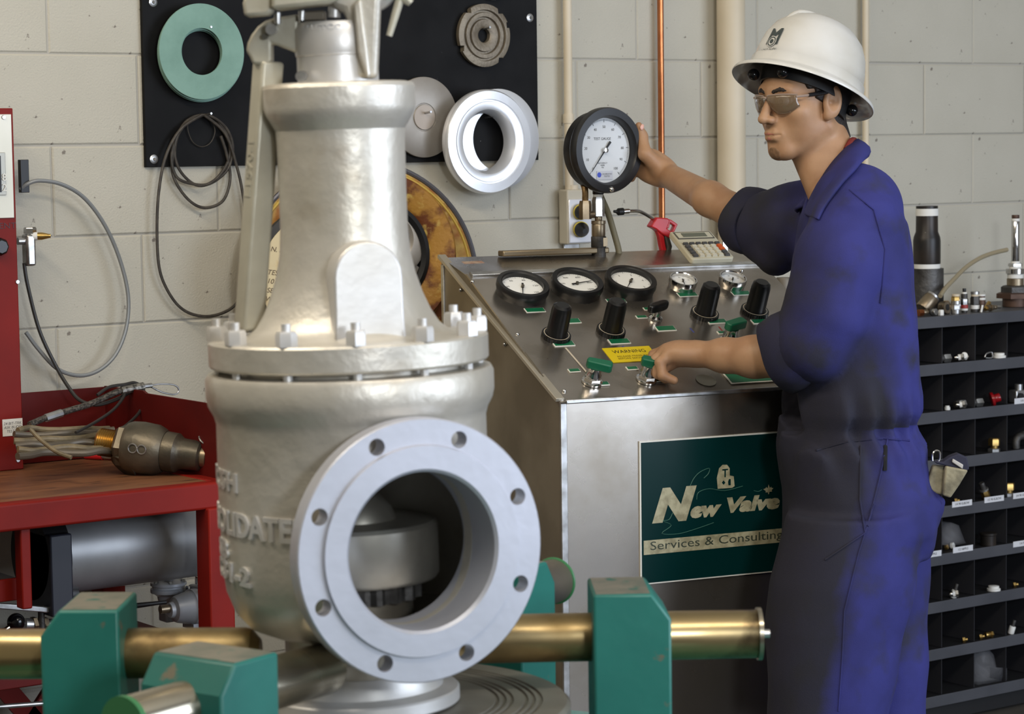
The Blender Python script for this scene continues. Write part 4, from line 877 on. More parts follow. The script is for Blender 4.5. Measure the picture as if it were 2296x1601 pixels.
# bronze coloured grooved disc with notches
M_GD = mat('grey bronze disc', S(134, 124, 108), .5, .5, S(112, 102, 88), 20, bump=.3, bsc=120)
c = PY(1079, 80, -.014)
disc = MB().lathe([(.018, 0), (.076, 0), (.078, .004), (.078, .015), (.070, .017), (.064, .017), (.062, .010), (.058, .010), (.056, .016), (.047, .016), (.045, .009), (.041, .009), (.039, .015), (.022, .015), (.018, .012), (.018, 0)], 72, FY(c))
cu_ = [MB().box((c.x+.078*math.cos(a), c.y-.012, c.z+.078*math.sin(a)), (.014, .04, .014)) for a in (R_(52), R_(128), R_(205), R_(-52), R_(20))]
disc = cut(disc, cu_)
o = disc.build('grooved_disc', M_GD, smooth=40); tag(o, 'grey grooved metal disc with notched rim at the upper right of the black board', 'disc')
c = PY(946, 263, -.014); t = thing('flat_disc', 'round grey metal disc half hidden by the silver valve on the black board', 'disc', c-Vector((0, 0, .09)))
M_GDL = mat('pale grey disc', S(164, 158, 150), .45, .5, S(150, 142, 132), 12)
MB().lathe([(0, 0), (.098, 0), (.0985, .003), (.0985, .010), (.097, .011), (.035, .011), (.0335, .009), (.032, .009), (.0305, .011), (0, .011)], 72, FY(c)).build('plate', M_GDL, t)
MB().lathe([(0, 0), (.0302, 0), (.0302, .0012), (0, .0012)], 40, FY(c+Vector((0, -.0112, 0)))).build('centre_boss', mat('pinkish boss', S(172, 160, 148), .5, .4), t)
M_WR = mat('bright aluminium ring', S(240, 242, 246), .30, .6, bump=.06, bsc=30)
c = PY(1086, 318, -.06); c2 = PY(1108, 312, -.015)
o = MB().lathe([(.080, 0), (.124, 0), (.125, .004), (.125, .020), (.122, .022), (.080, .022), (.080, 0)], 80, FY(c2)).build('steel_ring', M_WR, smooth=40); tag(o, 'shiny metal ring behind the large white ring at the lower right of the board', 'ring')
o = MB().lathe([(.075, 0), (.127, 0), (.129, .003), (.129, .018), (.125, .024), (.105, .026), (.1035, .021), (.100, .021), (.0985, .024), (.085, .024), (.080, .022), (.0715, .006), (.0715, -.018), (.075, -.018), (.075, 0)], 80, FY(c)).build('steel_ring', M_WR, smooth=40); tag(o, 'large bright white metal ring with stepped face hanging at the lower right of the board', 'ring')
c = PY(1100, -58, -.014); o = MB().lathe([(.02, 0), (.064, 0), (.064, .012), (.02, .012), (.02, 0)], 56, FY(c)).build('pale_disc', M_GDL, smooth=40); tag(o, 'pale disc cut off by the top of the picture, above the grooved disc', 'disc')
# rusty dished reel leaning on the wall behind the valve
M_RY = mat('rust stained yellow', S(190, 158, 84), .55, 0, S(150, 96, 40), 14, .46, .58, c3=S(112, 62, 28), sc3=18, lo3=.58, hi3=.66, bump=.2, bsc=60)
M_RO = mat('rust orange', S(170, 124, 52), .5, .1, S(104, 56, 26), 16, .46, .56, c3=S(200, 170, 92), sc3=22, lo3=.56, hi3=.64, bump=.3, bsc=90)
FR = lambda p: axes((.94, -.34, 0), (0, 0, 1), (-.34, -.94, 0), p)
c = PY(808, 632, -.185); t = thing('reel_flange', 'large rust stained yellow reel flange on the wall behind the silver valve', 'reel', c-Vector((0, 0, .27)))
MB().lathe([(0, -.03), (.280, -.03), (.284, -.024), (.284, -.006), (.280, 0), (0, 0)], 96, FR(c)).build('flange_plate', M_RY, t, smooth=40)
MB().ring(.281, .006, 96, 8, FR(c)).build('rim', mat('blue grey rim', S(96, 96, 104), .4, .4), t)
MB().ring(.268, .0035, 96, 6, FR(c)).build('yellow_bead', mat('yellow bead', S(196, 164, 72), .5), t)
MB().cyl(c+Vector((.34, .94, 0))*.03, Vector((c.x, -.001, c.z)), .03).build('wall_peg', M_RUB, t)
c3 = PY(838, 572, -.215)
MB().lathe([(.130, -.018), (.190, -.018), (.194, 0), (.194, .018), (.190, .022), (.138, .016), (.130, .010), (.130, -.018)], 80, FR(c3)).build('front_ring', M_RO, t, smooth=40)
MB().lathe([(.112, -.02), (.131, -.02), (.131, .014), (.122, .018), (.112, .012), (.112, -.02)], 80, FR(c3)).build('rubber_seal', M_RUB, t)
MB().lathe([(0, -.018), (.113, -.018), (.113, -.014), (0, -.014)], 64, FR(c3)).build('dark_well', M_INK, t)
MB().lathe([(.052, -.014), (.092, -.014), (.092, .012), (.086, .016), (.060, .016), (.052, .010), (.052, -.014)], 64, FR(PY(868, 536, -.22))).build('inner_ring', M_GDL, t)
MB().prism([(0, 0), (.07, .0), (.075, .09), (.03, .12), (-.02, .05)], 0, .01, FR(PY(890, 700, -.225))).build('grey_bracket', mat('grey bracket', S(120, 116, 110), .45, .3), t)
M_PAPER = mat('aged cream disc', S(206, 190, 152), .6, 0, S(190, 150, 80), 10, .5, .66)
c4 = PY(728, 622, -.27)
pd = MB().lathe([(0, 0), (.150, 0), (.150, .008), (0, .008)], 80, FR(c4)).build('cream_disc', M_PAPER, t, smooth=40)
MB().lathe([(.146, -.03), (.166, -.03), (.166, .0), (.150, .004), (.146, -.03)], 80, FR(c4)).build('black_rim', M_RUB, t)
for i, (px, py, s) in enumerate(((616, 612, 'TEST'), (616, 632, '10 64'), (610, 652, 'SET'), (612, 672, 'WAR'), (620, 560, 'N. S'), (618, 690, '0.9'))):
    V, F = text(s, .016, 0, 0, .2); MB().add(V, F, FR(PP(px, py, c4+Vector((-.34, -.94, 0))*.009, Vector((-.34, -.94, 0)))) @ rotz(-.15)).build('handwriting', mat('faded ink', S(96, 80, 60), .6), pd, smooth=0)
# ---------------------------------------------------------------- red bench
BT, BXR, BYF = .922, 2.50, -.56
be = thing('work_bench', 'red steel work bench with worn brown top and raised back panel', 'bench', (1.9, -.28, 0))
MB().box((1.6, -.29, BT-.012), (1.78, .53, .024)).build('bench_top', M_WOODTOP, be)
MB().box((1.6, BYF, BT-.026), (1.80, .035, .056)).build('front_beam', M_RED, be, bevel=.006, seg=3)
MB().box((BXR-.018, -.29, BT-.026), (.035, .53, .056)).build('end_beam', M_RED, be, bevel=.005)
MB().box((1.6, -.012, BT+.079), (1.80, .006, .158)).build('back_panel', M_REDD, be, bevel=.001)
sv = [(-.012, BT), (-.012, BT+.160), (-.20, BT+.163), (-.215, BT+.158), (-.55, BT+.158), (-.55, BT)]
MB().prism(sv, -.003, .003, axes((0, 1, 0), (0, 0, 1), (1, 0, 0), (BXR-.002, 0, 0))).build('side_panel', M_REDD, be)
lx_ = [PZ(500, 1200, .8)]
for x, y in ((BXR-.032, BYF), (BXR-.032, -.06)): MB().box((x, y, (BT-.05)/2), (.058, .058, BT-.05)).build('leg', M_RED, be, bevel=.004)
lxa = PY(57, 1270, BYF).x
MB().box((lxa, BYF+.01, BT-.12), (.022, .03, .19)).build('drop_post', M_RED, be, bevel=.003)
MB().box((1.30, BYF, (BT-.05)/2), (.058, .058, BT-.05)).build('leg', M_RED, be, bevel=.004)
sh = PY(22, 1300, BYF+.05)
MB().box((sh.x-.20, -.30, sh.z-.004), (.44, .42, .008)).build('hanging_shelf', mat('shelf grey', S(84, 80, 76), .5), be)
MB().box((sh.x-.20, BYF+.05, sh.z-.02), (.44, .01, .045)).build('shelf_lip', M_RED, be, bevel=.002)
lz = PY(400, 1403, -.32).z
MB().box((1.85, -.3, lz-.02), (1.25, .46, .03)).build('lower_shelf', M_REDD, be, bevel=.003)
for a, b in (((0, 1530), (95, 1640)), ((150, 1500), (60, 1640))):
    A, B = PY(a[0], a[1], -.12), PY(b[0], b[1], -.12); d = (B-A).normalized()
    MB().box((0, 0, (B-A).length/2), (.012, .045, (B-A).length), along(A, d)).build('brace', M_RED, be)
A, B = PY(-20, 1586, -.5), PY(140, 1574, -.5); MB().cyl(A, B, .005).build('tie_rod', M_ZINC, be)
# tank under the bench
ta, tb_ = PY(118, 1240, -.36), PY(463, 1225, -.36); TR = .086
tk = thing('air_tank', 'grey horizontal air tank slung under the red bench', 'tank', (ta.x+.15, -.36, ta.z-TR))
M_TANK = mat('tank steel', S(146, 146, 146), .42, .45, S(130, 130, 130), 7, c3=S(52, 46, 42), sc3=70, lo3=.74, hi3=.77)
zt_ = BT-.056-TR-.004
MB().lathe([(0, 0), (TR, 0), (TR, tb_.x-ta.x-.016), (TR-.004, tb_.x-ta.x-.004), (TR-.012, tb_.x-ta.x), (0, tb_.x-ta.x)], 64, along((ta.x, -.36, zt_), (1, 0, 0))).build('tank_shell', M_TANK, tk)
MB().lathe([(0, -.052), (TR+.006, -.052), (TR+.008, 0), (0, 0)], 64, along((ta.x, -.36, zt_), (1, 0, 0))).build('end_band', M_RUB, tk)
MB().box((ta.x-.027, -.36-.05, zt_-.03), (.050, .10, .17)).build('end_bracket', mat('navy steel', S(34, 36, 46), .45), tk, bevel=.004)
MB().lathe([(0, 0), (.024, 0), (.026, .01), (.022, .03), (0, .03)], 24, along((ta.x+.004, -.36-.03, zt_-.085), (1, 0, 0))).build('drain_cap', M_RUB, tk)
M_GRYV = mat('grey regulator', S(168, 170, 174), .4, .3, S(150, 152, 156), 14)
q = PY(425, 1350, -.34)
rg = thing('regulator_valve', 'grey pressure regulator body with bolted bonnet under the bench', 'regulator', (q.x, -.34, lz))
ax = (-1, 0, 0)
MB().lathe([(0, 0), (.040, 0), (.040, .016), (.038, .018), (.036, .022), (.030, .050), (.027, .056), (.018, .060), (.016, .068), (0, .068)], 40, along((q.x+.018, -.34, q.z-.012), ax)).build('bonnet', M_GRYV, rg)
MB().box((q.x+.028, -.34, q.z-.012), (.022, .088, .088)).build('flange', M_GRYV, rg, bevel=.008, seg=3)
for dy in (-.034, .034):
    for dz in (-.034, .034): MB().lathe([(0, 0), (.008, 0), (.008, .004), (.004, .004), (.004, .002), (0, .002)], 16, along((q.x+.017, -.34+dy, q.z-.012+dz), ax)).build('bolt_boss', M_ZINC, rg)
MB().cyl((q.x-.05, -.34, q.z-.008), (q.x-.072, -.34, q.z-.008), .009).build('adjuster', M_FIT, rg)
MB().box((q.x+.02, -.34, (q.z-.05+lz)/2), (.05, .05, q.z-.05-lz+.01)).build('foot', M_GRYV, rg)
q2 = PY(378, 1315, -.26)
rg2 = thing('diaphragm_valve', 'small grey diaphragm valve with bolted round cap under the tank', 'valve', (q2.x, -.26, lz))
MB().lathe([(0, -.05), (.020, -.05), (.026, -.02), (.034, -.014), (.040, -.012), (.040, -.004), (.036, -.002), (.036, .002), (.040, .004), (.040, .010), (.030, .014), (.016, .018), (.014, .040), (0, .042)], 36, T(q2.x, -.26, q2.z)).build('valve_body', M_GRYV, rg2)
for i in range(6):
    a = i*math.pi/3+.2; MB().hex((q2.x+.034*math.cos(a), -.26+.034*math.sin(a), q2.z+.008), (0, 0, 1), .005, .010).build('cap_bolt', M_ZINC, rg2)
MB().box((q2.x, -.26, (q2.z-.045+lz)/2), (.036, .036, q2.z-.045-lz)).build('foot', M_GRYV, rg2, bevel=.004)
A, B = PY(305, 1358, -.36), PY(372, 1350, -.36); o = MB().cyl(A, B, .006, .004, 12).build('lever_arm', M_RUB, rg2, False)
q3 = PY(447, 1290, -.30); t = thing('needle_tap', 'little chrome tap below the right end of the air tank', 'tap', (q3.x, -.30, q3.z-.02))
MB().cyl((q3.x-.03, -.30, q3.z+.006), (q3.x+.025, -.30, q3.z+.008), .008).build('pipe', M_ZINC, t); MB().hex((q3.x, -.30, q3.z-.022), (0, 0, 1), .010, .02).build('nut', M_CHR, t); MB().cyl((q3.x, -.30, q3.z), (q3.x, -.30, q3.z+.022), .006).build('riser', M_ZINC, t)
# hand pump lever with a ball knob
q4 = PY(36, 1395, -.44); t = thing('hand_pump', 'hand pump with flat steel lever and black ball knob under the bench', 'pump', (q4.x+.02, -.44, lz))
MB().sphere(q4, .0185, 14).build('ball_knob', mat('gloss black', S(14, 14, 16), .12), t)
A, B = PY(-30, 1356, -.44), PY(118, 1368, -.44); d = (B-A).normalized(); MB().box((0, 0, (B-A).length/2), (.010, .012, (B-A).length), along(A, d)).build('flat_lever', M_ZINC, t, bevel=.002)
A, B = PY(12, 1412, -.44), PY(30, 1400, -.44); MB().cyl(A, B, .005).build('knob_stem', M_CHR, t)
A, B = PY(55, 1400, -.42), PY(128, 1402, -.42); MB().cyl(A, B, .013).build('pump_barrel', M_ZINC, t)
for px in (72, 96): a = PY(px, 1401, -.42); MB().hex(a, (1, 0, 0), .017, .010).build('barrel_nut', M_FIT, t)
a = PY(92, 1358, -.43); MB().cyl((a.x, -.43, lz), (a.x, -.43, a.z), .007).build('pump_post', M_DARKM, t)
# ---------------------------------------------------------------- red instrument cabinet standing on the bench
CXR = PY(52, 1000, -.10).x; ct = PY(38, 242, -.10).z
ic = thing('instrument_panel', 'tall red instrument panel with white upper plate standing on the bench', 'panel', (CXR-.2, -.08, BT))
MB().box((CXR-.25, -.085, (ct+BT)/2+.0), (.5, .03, ct-BT-.001)).build('red_casing', M_RED, ic, bevel=.002)
wz1, wz0 = PY(40, 256, -.10).z, PY(44, 488, -.10).z
MB().box((CXR-.254, -.1015, (wz0+wz1)/2), (.497, .003, wz1-wz0)).build('white_plate', mat('grey white plate', S(208, 204, 190), .4, .2, S(192, 188, 172), 4), ic, bevel=.001)
for px, py in ((8, 263), (39, 632), (40, 1032)):
    p = PY(px, py, -.1035 if py < 400 else -.1005); MB().lathe([(0, 0), (.005, 0), (.004, .0025), (0, .0025)], 14, FY(p)).build('screw', M_ZINC, ic)
wp = PY(0, 390, -.104); wi = MB().box((wp.x-.05, -.1045, wp.z), (.125, .004, .092)).build('meter_window', mat('window frame grey', S(160, 158, 148), .4, .3), ic, bevel=.001)
MB().box((wp.x-.055, -.1072, wp.z), (.112, .002, .078)).build('meter_face', M_INK, wi)
V, F = text('8 8\n4 2', .022); MB().add(V, F, FY(PY(2, 410, -.1086))).build('meter_digits', M_WHITE, wi, smooth=0)
tx = PY(36, 506, -.1008); V, F = text('EQUIPMENT', .018, w=.115); xr = max(v.x for v in V)
MB().add([(v.x-xr, v.y, v.z) for v in V], F, FY(tx)).build('panel_lettering', mat('dark red ink', S(70, 16, 18), .5), ic, smooth=0)
p = PY(-4, 553, -.10); MB().lathe([(0, 0), (.020, 0), (.020, .012), (.016, .020), (0, .020)], 8, FY(p)).build('black_knob', M_KNOB, ic, bevel=.002)
p = PY(28, 958, -.1008); s = MB().box((p.x, -.1012, p.z), (.047, .0008, .037)).build('paper_note', M_WHITE, ic)
V, F = text('24 BIT-TRK\nASK BUDD\nTESTED', .0085, 0, 0, .15); MB().add(V, F, FY(Vector((p.x, -.1018, p.z)))).build('note_writing', M_PRT, s, smooth=0)
MB().box((PY(53, 395, -.05).x, -.05, PY(53, 395, -.05).z), (.020, .014, .072)).build('black_bracket', M_RUB, ic, bevel=.001)
p = PY(68, 540, -.06)
r_ = MB().box((p.x-.004, -.06, p.z-.02), (.022, .03, .07)).build('side_regulator', M_ZINC, ic, bevel=.005)
MB().hex((p.x, -.06, p.z+.016), (0, 0, 1), .014, .014).build('nut', M_CHR, r_); MB().cyl((p.x+.0, -.065, p.z+.010), (p.x+.012, -.072, p.z+.010), .009).build('white_collar', M_TAPE, r_)
MB().tube([(p.x+.010, -.071, p.z+.010), (p.x+.020, -.077, p.z+.010), (p.x+.034, -.086, p.z+.010), (p.x+.036, -.087, p.z+.010)], [.0085, .0085, .0045, .005], 14).build('brass_nozzle', M_BRS, r_)
MB().cyl((p.x-.03, -.06, p.z), (p.x, -.06, p.z), .008).build('pipe_stub', M_ZINC, r_)
# ---------------------------------------------------------------- hoses and cables on the bench
M_GC = mat('grey cable', S(128, 130, 130), .4, .2); M_BC = mat('dark cable', S(44, 42, 40), .45)
def cable(pts, r, mt, name, label, cat='cable', kk=7, parent=None):
    P = [PY(a, b, y) for a, b, y in pts]
    for p in P: p.z = max(p.z, BT+r) if p.y > BYF and p.y < -.06 and parent is None else p.z
    o = MB().tube(spline(P, kk), r, 9).build(name, mt, parent)
    if parent is None: tag(o, label, cat)
    return o
cable([(46, 425, -.05), (62, 412, -.06), (90, 405, -.065), (140, 414, -.065), (190, 445, -.06), (235, 505, -.055), (268, 580, -.05), (287, 660, -.05), (284, 730, -.05), (262, 790, -.05), (225, 828, -.05), (180, 842, -.05), (130, 828, -.05), (88, 785, -.05), (58, 745, -.045)], .0046, M_GC, 'air_line', 'grey air line looping out from the red instrument panel over the wall', 'hose')
cable([(54, 590, -.06), (62, 640, -.06), (88, 740, -.06), (125, 820, -.07), (155, 870, -.09), (180, 898, -.11), (215, 908, -.13), (255, 898, -.14), (290, 880, -.14), (312, 866, -.14)], .0042, M_BC, 'power_cable', 'black cable drooping from the red panel down to the bench', 'cable')
wr = thing('wire_rope_sling', 'wire rope sling with braided grip and looped eye lying against the red bench back', 'sling', PY(200, 950, -.14))
cable([(66, 952, -.20), (105, 936, -.18), (150, 922, -.17), (205, 905, -.16), (255, 882, -.15), (285, 872, -.15), (322, 866, -.15)], .0070, mat('rope dark', S(52, 48, 44), .5, .4, S(110, 104, 96), 190), 'rope', '', parent=wr)
cable([(102, 938, -.18), (138, 926, -.174)], .0090, M_ZINC, 'ferrule', '', parent=wr)
cable([(272, 876, -.15), (322, 866, -.15)], .0092, mat('woven grip', S(150, 146, 138), .4, .7, S(60, 58, 54), 150), 'woven_grip', '', parent=wr)
cable([(322, 866, -.15), (340, 864, -.15)], .0055, M_ZINC, 'eye_ferrule', '', parent=wr)
cable([(338, 864, -.15), (360, 861, -.15), (390, 863, -.15), (401, 874, -.15), (392, 884, -.15), (365, 880, -.15), (338, 867, -.15)], .0021, M_ZINC, 'eye_loop', '', parent=wr)
cable([(218, 886, -.16), (245, 868, -.15), (280, 862, -.145), (300, 858, -.14), (316, 864, -.14)], .0036, M_BC, 'thin_cable', 'thin black cable arching along the top of the wire rope grip', 'cable')
cable([(322, 872, -.15), (324, 895, -.16), (312, 925, -.19), (285, 952, -.23), (255, 972, -.27)], .0034, M_BC, 'thin_cable', 'thin black cable curving down from the grip towards the bronze valve', 'cable')
cable([(275, 872, -.15), (278, 888, -.16), (255, 918, -.2), (215, 946, -.24), (170, 970, -.28)], .0034, M_BC, 'thin_cable', 'thin black cable dropping into the tan hose bundle', 'cable')
M_TH = mat('tan hose', S(124, 110, 84), .5, 0, S(92, 82, 62), 30); M_TH2 = mat('dark hose', S(92, 84, 72), .4, .2)
for i, (a, yy, r, mt, lb) in enumerate((((70, 965, 235, 962), -.22, .0065, M_TH, 'topmost tan hose of the bundle lying on the bench'), ((66, 978, 245, 968), -.24, .007, M_TH2, 'dark hose second from the top of the bundle on the bench'), ((66, 990, 240, 980), -.26, .0075, M_TH, 'tan hose in the middle of the bundle on the bench'), ((66, 1000, 240, 994), -.28, .0075, M_TH2, 'shiny dark hose below the middle of the bundle on the bench'), ((66, 1011, 240, 1004), -.30, .0075, M_TH, 'lower tan hose of the bundle on the bench'), ((64, 1022, 235, 1012), -.32, .008, M_TH2, 'bottom dark hose of the bundle on the bench'))):
    x0, y0, x1, y1 = a; A = PY(x0-30, y0, yy); B = PY(x1+15, y1, yy); A.z = max(A.z, BT+r); B.z = max(B.z, BT+r)
    n = 7; P = [A+(B-A)*(j/n)+Vector((0, .012*math.sin(j*1.1+i), max(0, .004*math.sin(j*1.7+i*2)))) for j in range(n+1)]
    o = MB().tube(spline(P, 5), r, 10).build('hose', mt); tag(o, lb, 'hose', 'hoses bundled on the bench')
cable([(68, 962, -.34), (90, 985, -.36), (125, 1012, -.40), (160, 1026, -.43)], .0045, M_TH, 'hose_end', 'thin tan hose end trailing forward over the bench top', 'hose')
A, B = PZ(192, 1022, BT+.008), PZ(230, 1024, BT+.008); t = thing('red_capped_rod', 'rod with a bright red end cap beside the bronze valve', 'rod', A)
MB().cyl(A, B, .0075, n=16).build('red_cap', M_REDP, t); MB().cyl(B, B+(B-A)*.8, .005, n=12).build('rod', M_ZINC, t)
# bronze relief valve lying on the bench
M_BZ = mat('weathered bronze', S(108, 100, 86), .42, .75, S(76, 72, 64), 10, bump=.25, bsc=60)
pb = PZ(330, 1066, BT); D0 = (pb-CAM).dot(FW); s_ = D0/FPX
rb = .058*1
V0 = PD(222, 1002, D0+.03); V1 = PD(486, 1040, D0-.02); d = (V1-V0); L_ = d.length; d.normalize()
low = BT+.001-(V0.lerp(V1, .37).z-56*(L_/264.)); V0.z += low; V1.z += low
rv = thing('bronze_relief_valve', 'weathered bronze relief valve lying on its side on the red bench', 'valve', pb)
u = L_/264.
FA = along(V0, d)
def sec(nm, mt, pr_, n=48, hexa=0):
    P = [(r*u, (x-222)*u) for r, x in pr_]
    mb = MB()
    if hexa: mb.lathe(P, 6, FA)
    else: mb.lathe(P, n, FA)
    return mb.build(nm, mt, rv, smooth=35 if not hexa else 20)
thr = [(20, 222), (28, 222)]
for k in range(9): thr += [(30, 226+k*4.6), (27, 228.3+k*4.6)]
thr += [(27, 270), (20, 270), (20, 224)]
sec('threaded_inlet', M_BRS, thr)
sec('bore', M_INK, [(0, 230), (20.2, 230)])
sec('hex_shoulder', M_BZ, [(0, 266), (42, 266), (47, 272), (47, 288), (0, 288)], hexa=1)
sec('valve_body', M_BZ, [(0, 285), (50, 286), (54, 296), (56, 320), (54, 352), (48, 366), (44, 372), (0, 372)])
sec('bonnet', M_BZ, [(0, 370), (42, 371), (43, 374), (42, 398), (38, 403), (34, 408), (33, 414), (32, 450), (28, 454), (0, 454)])
sec('cap', M_FIT, [(0, 452), (24, 453), (24, 466), (14, 470), (12, 486), (0, 486)])
t0 = V0+d*(238*u); uu = (UPV-d*d.dot(UPV)).normalized()
lm = along(V0+d*(240*u)+uu*(30*u), (UPV*.9+RT0*.2-FW0*.5))
MB().ring(.017, .0022, 24, 6, along(V0+d*(238*u)+uu*(36*u), (.2, -.6, .8))).build('lift_ring', M_ZINC, rv)
side = d.cross(uu).normalized(); side = side if side.dot(FW) < 0 else -side
for k, xx in enumerate((318, 338)):
    MB().ring(.0095, .0014, 18, 6, along(V0+d*((xx-222)*u)+side*(57*u)+uu*.006, side)).build('seal_wire', M_ZINC, rv)
# lower half of the outlet boss
MB().lathe([(0, 0), (.030, 0), (.032, .012), (0, .012)], 32, along(V0+d*(70*u)+side*(.012)-uu*.035, (side*.5-uu*.6-d*.3))).build('outlet_boss', M_BZ, rv)
# ---------------------------------------------------------------- the worker
def surfnet(fn, lo, hi, h):
    """closed surface of fn(P) = 0 on a grid (naive surface nets)"""
    lo = np.array(lo, float); hi = np.array(hi, float); n = np.ceil((hi-lo)/h).astype(int)+1
    ax = [lo[i]+h*np.arange(n[i]) for i in range(3)]
    P = np.stack(np.meshgrid(*ax, indexing='ij'), -1).reshape(-1, 3)
    F = fn(P).reshape(n); s = F < 0
    c = np.zeros(tuple(n-1)+(3,)); cnt = np.zeros(tuple(n-1))
    off = [(i, j, k) for i in (0, 1) for j in (0, 1) for k in (0, 1)]
    sl = lambda o: tuple(slice(o[i], n[i]-1+o[i]) for i in range(3))
    for a in off:
        for d in range(3):
            if a[d]: continue
            b = list(a); b[d] = 1
            fa, fb = F[sl(a)], F[sl(b)]; m = (fa < 0) != (fb < 0)
            t = np.where(m, fa/np.where(m, fa-fb, 1), 0)
            p = np.zeros(c.shape); p[...] = np.array(a, float); p[..., d] = t
            c += p*m[..., None]; cnt += m
    act = cnt > 0; idx = -np.ones(act.shape, int); idx[act] = np.arange(act.sum())
    ijk = np.argwhere(act); V = lo+h*(ijk+c[act]/cnt[act][:, None])
    Q = []
    for d in range(3):
        e1, e2 = (d+1) % 3, (d+2) % 3
        sa = [slice(0, n[i]-1) for i in range(3)]; A = s[tuple(slice(0, n[i]-1) if i == d else slice(1, n[i]-1) for i in range(3))]
        B = s[tuple(slice(1, n[i]) if i == d else slice(1, n[i]-1) for i in range(3))]
        w = np.argwhere(A != B)
        if not len(w): continue
        fl = A[tuple(w.T)]
        base = w.copy(); base[:, e1] += 1; base[:, e2] += 1
        def g(da, db):
            q = base.copy(); q[:, e1] -= da; q[:, e2] -= db; return idx[tuple(q.T)]
        q = np.stack([g(0, 0), g(1, 0), g(1, 1), g(0, 1)], 1)
        q[~fl] = q[~fl][:, ::-1]; Q.append(q)
    return V, np.concatenate(Q)
A_ = lambda v: np.array(tuple(v), float)
def cap(P, a, b, ra, rb):
    a = A_(a); b = A_(b); d = b-a; t = np.clip(((P-a)@d)/(d@d), 0, 1); return np.linalg.norm(P-a-t[:, None]*d, axis=1)-(ra+(rb-ra)*t)
def chain(P, pts, rs, k=.01):
    r = None
    for i in range(len(pts)-1):
        d = cap(P, pts[i], pts[i+1], rs[i], rs[i+1]); r = d if r is None else smin(r, d, k)
    return r
def ell(P, c, r, M=None):
    q = P-A_(c)
    if M is not None: q = q@M
    r = np.array(r); k0 = np.linalg.norm(q/r, axis=1); k1 = np.linalg.norm(q/r**2, axis=1)+1e-9; return k0*(k0-1)/k1
def smin(a, b, k): h = np.clip(.5+.5*(b-a)/k, 0, 1); return b*(1-h)+a*h-k*h*(1-h)
def smax(a, b, k): return -smin(-a, -b, k)
def waves(P, amp, freq, seed, n=7, squash=None):
    rg_ = np.random.RandomState(seed); r = np.zeros(len(P)); Q = P if squash is None else P*np.array(squash)
    for i in range(n):
        d = rg_.normal(size=3); d /= np.linalg.norm(d); r += np.sin(Q@d*freq*(.6+.9*rg_.rand())+rg_.rand()*6.28)
    return r*amp/math.sqrt(n)
def meshobj(name, parts, mt, parent, smooth=180):
    mb = MB()
    for V, Fq in parts: mb.add([Vector(v) for v in V], [tuple(int(i) for i in f) for f in Fq])
    return mb.build(name, mt, parent, smooth=smooth)
MDp = 5.05
man = thing('person', 'person in blue coveralls and white hard hat holding the test gauge at the console', 'person', PD(1900, 2060, MDp))
# materials
M_SKIN = mat('skin', S(168, 130, 98), .5, 0, S(156, 117, 86), 22, bump=.05, bsc=300)
M_SKIN.node_tree.nodes['Principled BSDF'].inputs['Subsurface Weight'].default_value = .12
M_SKIN.node_tree.nodes['Principled BSDF'].inputs['Subsurface Radius'].default_value = (.01, .004, .002)
M_HAIR = mat('dark hair', S(30, 24, 21), .55, 0, S(44, 36, 31), 150, bump=.5, bsc=300)
M_STUB = mat('chin beard', S(116, 88, 64), .75, 0, S(146, 111, 82), 130)
M_LIP = mat('lips', S(164, 104, 88), .5)
